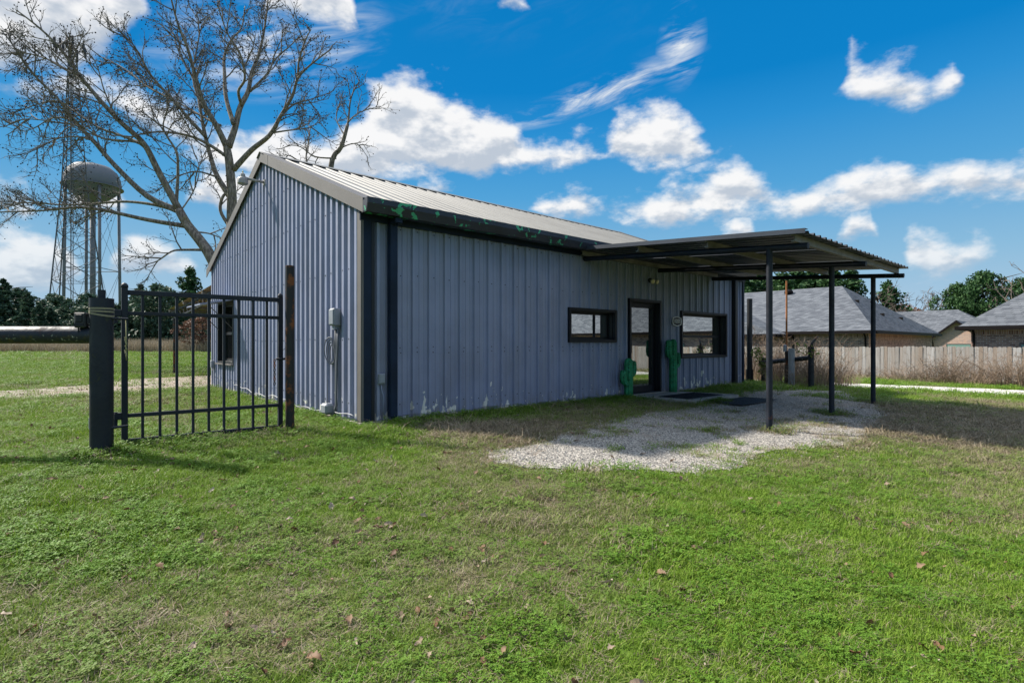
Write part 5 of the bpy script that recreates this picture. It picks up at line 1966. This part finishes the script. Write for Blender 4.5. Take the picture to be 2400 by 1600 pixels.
def mw(z):
    z = z + lm.location.z
    return np.interp(z, [0, 13, 33, 61, 80], [11.6, 8.8, 4.4, 1.3, 1.2]) / math.sqrt(3)


def mpt(k, z):
    a = k * 2 * math.pi / 3 + .3
    return (mw(z) * math.cos(a), mw(z) * math.sin(a), z)


zs = [0]
while zs[-1] < top - .8:
    zs.append(zs[-1] + max(1.1, mw(zs[-1]) * 1.05))
zs[-1] = top
for k in range(3):
    MB().tube([mpt(k, z) for z in zs], [.13 if z < 35 else .09 for z in zs], 6).build('leg', M['tower'], lm)
br = MB()
for z0, z1 in zip(zs[:-1], zs[1:]):
    for k in range(3):
        j = (k + 1) % 3
        br.tube([mpt(k, z0), mpt(j, z1)], .055, 4, False)
        br.tube([mpt(j, z0), mpt(k, z1)], .055, 4, False)
        br.tube([mpt(k, z1), mpt(j, z1)], .055, 4, False)
        if mw(z0) > 2:
            m0 = (Vector(mpt(k, z0)) + Vector(mpt(j, z0))) / 2
            br.tube([m0, tuple((Vector(mpt(k, z0)) + Vector(mpt(k, z1))) / 2)], .035, 4, False)
            br.tube([m0, tuple((Vector(mpt(j, z0)) + Vector(mpt(j, z1))) / 2)], .035, 4, False)
o = br.build('bracing', M['tower'], lm)
o['kind'] = 'stuff'
ca = MB()
for k in range(3):
    ca.tube([(.25 * math.cos(k * 2 + .6), .25 * math.sin(k * 2 + .6), 0), (.2 * math.cos(k * 2), .2 * math.sin(k * 2), top)], .07, 5)
ca.build('cables', M['tower'], lm)
for k in range(3):
    a = k * 2 * math.pi / 3 + .3
    ux, uy = math.cos(a), math.sin(a)
    MB().beam((ux * .6, uy * .6, top - .6), (ux * 1.9, uy * 1.9, top - .2), .12, .12).build('antenna_arm', M['tower'], lm)
    MB().beam((ux * 1.9 - uy * 1.9, uy * 1.9 + ux * 1.9, top - .2), (ux * 1.9 + uy * 1.9, uy * 1.9 - ux * 1.9, top - .2), .12, .12).build('antenna_arm', M['tower'], lm)
    for q in (-1.8, -.65, .65, 1.8):
        x, y = ux * 2.1 - uy * q, uy * 2.1 + ux * q
        dz = random.uniform(-.25, .35)
        b_ = MB().bbox(-.10, .10, -.2, .2, -1.1, 1.1, .03).build('antenna_panel', M['dark'], lm)
        b_.location = (x, y, top - .1 + dz)
        b_.rotation_euler = (0, 0, a)
for dz, q in ((-7, 0), (-28, 1)):
    b_ = MB().bbox(-.12, .12, -.25, .25, -.9, .9, .03).build('antenna_panel', M['dark'], lm)
    pp_ = mpt(1, top + dz)
    b_.location = (pp_[0] * 1.25, pp_[1] * 1.25, pp_[2])

# ------------------------------------------------------------------ grass, straw, leaves and stones
HID = bpy.data.collections.new('scatter_sources')


def scatter(name, protos, P, rot, scl, idx, dry, label):
    """instances of the source meshes on given points"""
    me = bpy.data.meshes.new(name)
    n = len(P)
    me.vertices.add(n)
    me.vertices.foreach_set('co', np.asarray(P, np.float32).ravel())
    for nm, typ, arr, key in (('rot', 'FLOAT_VECTOR', rot, 'vector'), ('scl', 'FLOAT', scl, 'value'), ('idx', 'INT', idx, 'value'), ('dry', 'FLOAT', dry, 'value')):
        a = me.attributes.new(nm, typ, 'POINT')
        a.data.foreach_set(key, np.asarray(arr, np.int32 if typ == 'INT' else np.float32).ravel())
    ob = link(name, me)
    col = bpy.data.collections.new(name + '_sources')
    for i, pm in enumerate(protos):
        po = bpy.data.objects.new('%s_source_%02d' % (name, i), pm)
        col.objects.link(po)
    g = bpy.data.node_groups.new(name + '_nodes', 'GeometryNodeTree')
    g.interface.new_socket('Geometry', in_out='INPUT', socket_type='NodeSocketGeometry')
    g.interface.new_socket('Geometry', in_out='OUTPUT', socket_type='NodeSocketGeometry')
    N, L_ = g.nodes, g.links
    gi, go = N.new('NodeGroupInput'), N.new('NodeGroupOutput')
    ci = N.new('GeometryNodeCollectionInfo')
    ci.inputs['Collection'].default_value = col
    ci.inputs['Separate Children'].default_value = True
    ci.inputs['Reset Children'].default_value = True
    ip = N.new('GeometryNodeInstanceOnPoints')
    ip.inputs['Pick Instance'].default_value = True

    def attr(nm, typ):
        nd = N.new('GeometryNodeInputNamedAttribute')
        nd.data_type = typ
        nd.inputs['Name'].default_value = nm
        return nd.outputs['Attribute']
    L_.new(gi.outputs[0], ip.inputs['Points'])
    L_.new(ci.outputs[0], ip.inputs['Instance'])
    L_.new(attr('idx', 'INT'), ip.inputs['Instance Index'])
    e2r = N.new('FunctionNodeEulerToRotation')
    L_.new(attr('rot', 'FLOAT_VECTOR'), e2r.inputs[0])
    L_.new(e2r.outputs[0], ip.inputs['Rotation'])
    L_.new(attr('scl', 'FLOAT'), ip.inputs['Scale'])
    L_.new(ip.outputs[0], go.inputs[0])
    md = ob.modifiers.new('scatter', 'NODES')
    md.node_group = g
    return prop(ob, label, kind='stuff')


def tuft(seed, n, h, spread, w, lean, m, lo=0.0, hi=1.0):
    """a tuft of curved blades, two quads each"""
    r = np.random.default_rng(seed)
    V, F, tn = [], [], []
    for i in range(n):
        a = r.random() * 6.283
        q = spread * math.sqrt(r.random())
        x, y = q * math.cos(a), q * math.sin(a)
        b = r.random() * 6.283
        hh = h * (.45 + .75 * r.random())
        ln_ = lean * (.3 + r.random())
        dx, dy = math.cos(b), math.sin(b)
        px, py = -dy * w * (.6 + .7 * r.random()), dx * w * (.6 + .7 * r.random())
        k = len(V)
        for t, ww in ((0, 1.0), (.5, .85), (1, .12)):
            cx, cy, cz_ = x + dx * ln_ * hh * t * t, y + dy * ln_ * hh * t * t, hh * (t - .30 * ln_ * t * t) - .004
            V += [(cx - px * ww / 2, cy - py * ww / 2, cz_), (cx + px * ww / 2, cy + py * ww / 2, cz_)]
        F += [(k, k + 1, k + 3, k + 2), (k + 2, k + 3, k + 5, k + 4)]
        c = lo + (hi - lo) * r.random()
        tn += [c, c]
    return tone_mesh('tuft', V, F, m, tn)


def clover(seed, n, spread, m):
    r = np.random.default_rng(seed)
    V, F, tn = [], [], []
    for i in range(n):
        a = r.random() * 6.283
        q = spread * math.sqrt(r.random())
        x, y, z = q * math.cos(a), q * math.sin(a), .008 + .028 * r.random()
        c = r.random()
        b = r.random() * 6.283
        for j in range(3):
            t = b + j * 2.094
            s = .0045 + .0035 * r.random()
            d = np.array([math.cos(t), math.sin(t), r.normal() * .25])
            p = np.array([-math.sin(t), math.cos(t), r.normal() * .2])
            o = np.array([x, y, z])
            k = len(V)
            V += [tuple(o), tuple(o + d * s + p * s * .6), tuple(o + d * s * 1.7), tuple(o + d * s - p * s * .6)]
            F.append((k, k + 1, k + 2, k + 3))
            tn.append(c)
    return tone_mesh('clover', V, F, m, tn)


G_PROTO = [tuft(1, 16, .042, .050, .0042, .9, M['grass']), tuft(2, 16, .036, .055, .0045, 1.3, M['grass']), tuft(3, 14, .055, .045, .0038, .8, M['grass'], .2, 1), tuft(4, 18, .030, .060, .0050, 1.5, M['grass'], 0, .8),
           clover(5, 26, .065, M['clover']), clover(6, 30, .07, M['clover']),
           tuft(7, 14, .045, .055, .0036, 1.6, M['straw']), tuft(8, 12, .060, .05, .0034, 1.2, M['straw']), tuft(9, 16, .028, .07, .0040, 2.0, M['straw'])]


def lawn_points():
    r = np.random.default_rng(5)
    out = []
    for y0, y1, dens, sc in ((0.9, 3.2, 1150, 1.0), (3.2, 5.5, 800, 1.12), (5.5, 9, 430, 1.35), (9, 14, 210, 1.75), (14, 24, 75, 2.4), (24, 34, 24, 3.2), (34, 48, 9, 4.2)):
        hw = lambda y: 1.06 * y + 1.6
        area = (y1 - y0) * 2 * hw(y1)
        n = int(area * dens)
        y = y0 + (y1 - y0) * r.random(n)
        x = (r.random(n) * 2 - 1) * hw(y1)
        k = np.abs(x) < hw(y)
        x, y = x[k], y[k]
        out.append(np.column_stack([x, y, np.full(len(x), sc)]))
    A = np.concatenate(out)
    x, y = A[:, 0], A[:, 1]
    keep = ~inpoly(x, y, FOOT)
    keep &= ~inpoly(x, y, PAD)
    rr_ = r.random(len(x))
    jx, jy = x + r.normal(size=len(x)) * .16, y + r.normal(size=len(x)) * .16
    patch = fbm(x, y, 1.3, 4)
    keep &= ~(inpoly(jx, jy, GRAVEL) & (rr_ > np.clip((patch - .56) * 5, 0.0, .7)))
    keep &= ~(inpoly(jx, jy, ROAD) & (rr_ > .01))
    keep &= ~(inpoly(jx, jy, PATH) & (rr_ > .12))
    m0, m1 = local(7.0, -2.4), local(8.75, -1.6)
    s = (x - CORNER[0]) * NX[0] + (y - CORNER[1]) * NX[1]
    t = (x - CORNER[0]) * DX[0] + (y - CORNER[1]) * DX[1]
    keep &= ~((t > 6.95) & (t < 8.8) & (s > -2.45) & (s < -1.55))
    A = A[keep]
    return A, patch[keep]


def make_lawn():
    r = np.random.default_rng(9)
    A, patch = lawn_points()
    x, y, sc = A.T
    n = len(x)
    d = dryness(x, y)
    z = zg(x, y)
    q = r.random(n)
    clump = fbm(x + 40, y, 2.2, 3)
    idx = np.where(q < .82, r.integers(0, 4, n), r.integers(4, 6, n))
    idx = np.where((clump < .47) & (idx > 3), r.integers(0, 4, n), idx)
    straw = r.random(n) < np.clip(.07 + d * .58, 0, .78)
    idx = np.where(straw, r.integers(6, 9, n), idx)
    rot = np.column_stack([r.normal(size=n) * .12, r.normal(size=n) * .12, r.random(n) * 6.283])
    # longer growth in a few clumps, shorter elsewhere
    lng = np.clip((fbm(x, y + 70, 1.1, 3) - .52) * 4, 0, 1)
    s = sc * (.75 + .45 * r.random(n)) * (1 + .55 * lng)
    dr_ = np.clip(d * 1.1 - .22 + r.normal(size=n) * .14, 0, 1)
    scatter('lawn_grass', G_PROTO, np.column_stack([x, y, z]), rot, s, idx, dr_, 'short green and straw-coloured lawn grass')


make_lawn()

# weeds along the foot of the walls and round the posts
def make_edge_weeds():
    r = np.random.default_rng(15)
    pts = []
    for k in range(900):
        pts.append(local(r.uniform(.3, 6.3), -.10 - abs(r.normal()) * .22))
    for k in range(420):
        pts.append(local(-.10 - abs(r.normal()) * .12, r.uniform(0, 9)))
    for k in range(700):
        pts.append(local(r.uniform(9.2, 14.0), -.12 - abs(r.normal()) * .55))
    for k in range(160):
        pts.append(local(r.uniform(6.9, 7.6), -1.62 - abs(r.normal()) * .12))
    for k in range(260):
        q = local(5.9, -.9)
        pts.append((q[0] + r.normal() * .6, q[1] + r.normal() * .45))
    for cx, cy, n in ((-4.48, 5.86, 120), (-3.02, 7.3, 70), (-3.9, 6.8, 60), (3.95, 8.25, 60), (6.1, 10.3, 90), (8.1, 12.2, 60)):
        for k in range(n):
            a, q = r.random() * 6.28, .09 + abs(r.normal()) * .16
            pts.append((cx + q * math.cos(a), cy + q * math.sin(a)))
    A = np.array(pts)
    A = A[~inpoly(A[:, 0], A[:, 1], FOOT) & ~inpoly(A[:, 0], A[:, 1], PAD)]
    n = len(A)
    z = zg(A[:, 0], A[:, 1])
    d = dryness(A[:, 0], A[:, 1])
    idx = np.where(r.random(n) < .3 + .3 * d, r.integers(6, 9, n), r.integers(0, 6, n))
    rot = np.column_stack([r.normal(size=n) * .15, r.normal(size=n) * .15, r.random(n) * 6.283])
    scatter('edge_weeds', G_PROTO, np.column_stack([A, z]), rot, 1.5 + 1.1 * r.random(n), idx, np.clip(d - .3, 0, 1), 'longer grass along the walls and posts')


make_edge_weeds()


def make_strip_grass():
    """rough grass between the lane and the wooden fence, and dead brown stalks in the yard"""
    r = np.random.default_rng(25)
    k = r.uniform(-9, 26, 5200)
    off = -r.uniform(.1, 2.6, 5200)
    x = F0[0] + fdir[0] * k + DX[0] * off
    y = F0[1] + fdir[1] * k + DX[1] * off
    ok = ~inpoly(x, y, ROAD)
    x, y = x[ok], y[ok]
    cx = np.concatenate([r.normal(8.0, 1.3, 1100), r.normal(6.7, .8, 500), r.normal(-.45, .55, 500), r.normal(10, 1.5, 700), r.normal(.15, .22, 60), r.normal(4.6, .5, 60), r.normal(2.6, .25, 50)])
    cyy = np.concatenate([r.normal(9.3, 1.0, 1100), r.normal(8.2, .6, 500), r.normal(7.45, .4, 500), r.normal(9.0, 1.0, 700), r.normal(6.75, .16, 60), r.normal(7.6, .3, 60), r.normal(9.6, .3, 50)])
    m2 = ~inpoly(cx, cyy, GRAVEL) & ~inpoly(cx, cyy, FOOT)
    cx, cyy = cx[m2], cyy[m2]
    X = np.concatenate([x, cx])
    Y = np.concatenate([y, cyy])
    n = len(X)
    na = len(x)
    idx = np.concatenate([np.where(r.random(na) < .40, r.integers(0, 4, na), r.integers(6, 9, na)), r.integers(6, 9, n - na)])
    rot = np.column_stack([r.normal(size=n) * .2, r.normal(size=n) * .2, r.random(n) * 6.283])
    s = np.concatenate([3.0 + 3.0 * r.random(na), 1.6 + 1.2 * r.random(n - na)])
    scatter('rough_grass', G_PROTO, np.column_stack([X, Y, zg(X, Y)]), rot, s, idx, np.full(n, .5), 'rough grass by the lane and dead stalks in the yard')


make_strip_grass()


def make_tall_grass():
    """band of tall dry grass at the far side of the field"""
    r = np.random.default_rng(31)
    pr = [tuft(51 + i, 26, 1.0, .45, .020, .35, M['straw']) for i in range(4)]
    n = 9000
    y = r.uniform(44, 64, n)
    x = r.uniform(-1.15, -.15, n) * y
    ok = y > 47 + 5 * fbm(x, y, .05, 3)
    x, y = x[ok], y[ok]
    n = len(x)
    rot = np.column_stack([r.normal(size=n) * .1, r.normal(size=n) * .1, r.random(n) * 6.283])
    scatter('tall_dry_grass', pr, np.column_stack([x, y, zg(x, y) - .05]), rot, .75 + .6 * r.random(n), r.integers(0, 4, n), np.zeros(n), 'band of tall dry grass at the far edge of the field')


make_tall_grass()


def leaf_proto(seed):
    r = np.random.default_rng(seed)
    V, F = [], []
    n = 7
    L_ = .045
    for i in range(n):
        t = i / (n - 1)
        w = L_ * (.10 + .55 * math.sin(math.pi * min(1, t * 1.05)) ** .8 * (1 if i % 2 else .55))
        zc = .016 * math.sin(t * 3.1 + seed) + .012 * r.random()
        V += [(L_ * 2 * (t - .5), -w, zc + .012 * r.random()), (L_ * 2 * (t - .5), 0, zc - .004), (L_ * 2 * (t - .5), w, zc + .014 * r.random())]
        if i:
            k = 3 * (i - 1)
            F += [(k, k + 3, k + 4, k + 1), (k + 1, k + 4, k + 5, k + 2)]
    return tone_mesh('leaf', V, F, M['deadleaf'], [r.random()] * len(F), True)


def make_leaves():
    r = np.random.default_rng(41)
    n = 9500
    y = 1.2 + 14 * r.random(n) ** 1.15
    x = (r.random(n) * 2 - 1) * (1.05 * y + 1.2)
    dens = .28 + .9 * np.clip((-x - .5) / 4, 0, 1) * np.clip((y - 3) / 4, 0, 1) + .35 * (x < 0)
    k = (r.random(n) < dens) & ~inpoly(x, y, FOOT) & ~inpoly(x, y, PAD) & ~(inpoly(x, y, GRAVEL) & (r.random(n) > .25))
    x, y = x[k], y[k]
    n2 = 1600
    py_ = r.normal(12.6, 1.8, n2)
    px_ = r.normal(-8.8, 1.8, n2)
    k = ~inpoly(px_, py_, FOOT)
    x, y = np.concatenate([x, px_[k]]), np.concatenate([y, py_[k]])
    n = len(x)
    rot = np.column_stack([r.normal(size=n) * .35, r.normal(size=n) * .35, r.random(n) * 6.283])
    scatter('fallen_leaves', [leaf_proto(61 + i) for i in range(10)], np.column_stack([x, y, zg(x, y) + .022]), rot, .16 + .72 * r.random(n) ** 4, r.integers(0, 10, n), np.zeros(n), 'scattered brown fallen leaves on the lawn')


make_leaves()


def stone_proto(seed, tone):
    r = np.random.default_rng(seed)
    base = np.array([(1, 0, 0), (-1, 0, 0), (0, 1, 0), (0, -1, 0), (0, 0, .8), (0, 0, -.5), (.6, .6, .35), (-.6, .6, .3), (.6, -.6, .4), (-.6, -.6, .3)], float)
    V = base * (.75 + .5 * r.random((10, 1)))
    F = [(0, 6, 4), (6, 2, 4), (2, 7, 4), (7, 1, 4), (1, 9, 4), (9, 3, 4), (3, 8, 4), (8, 0, 4), (0, 8, 5), (8, 3, 5), (3, 9, 5), (9, 1, 5), (1, 7, 5), (7, 2, 5), (2, 6, 5), (6, 0, 5)]
    return tone_mesh('stone', V, F, M['stone'], [tone] * len(F))


def make_stones():
    r = np.random.default_rng(71)
    n = 85000
    x = r.uniform(-.6, 9.4, n)
    y = r.uniform(5.2, 15, n)
    jx, jy = x + r.normal(size=n) * .24, y + r.normal(size=n) * .24
    p = fbm(x, y, 1.3, 4)
    k = inpoly(jx, jy, GRAVEL) & (r.random(n) < np.clip(1.35 - (p - .42) * 5, .06, 1)) & ~inpoly(x, y, PAD) & (r.random(n) < np.clip(1.4 - (y - 5) / 9, .25, 1))
    s_ = (x - CORNER[0]) * NX[0] + (y - CORNER[1]) * NX[1]
    t_ = (x - CORNER[0]) * DX[0] + (y - CORNER[1]) * DX[1]
    k &= ~((t_ > 7.0) & (t_ < 8.75) & (s_ > -2.4) & (s_ < -1.58))
    x, y = x[k], y[k]
    n = len(x)
    rot = r.random((n, 3)) * 6.283
    scatter('gravel_stones', [stone_proto(80 + i, i / 9) for i in range(10)], np.column_stack([x, y, zg(x, y) + .012]), rot, .005 + .010 * r.random(n) ** 2.5, r.integers(0, 10, n), np.zeros(n), 'loose pale stones over the gravel patch')


make_stones()
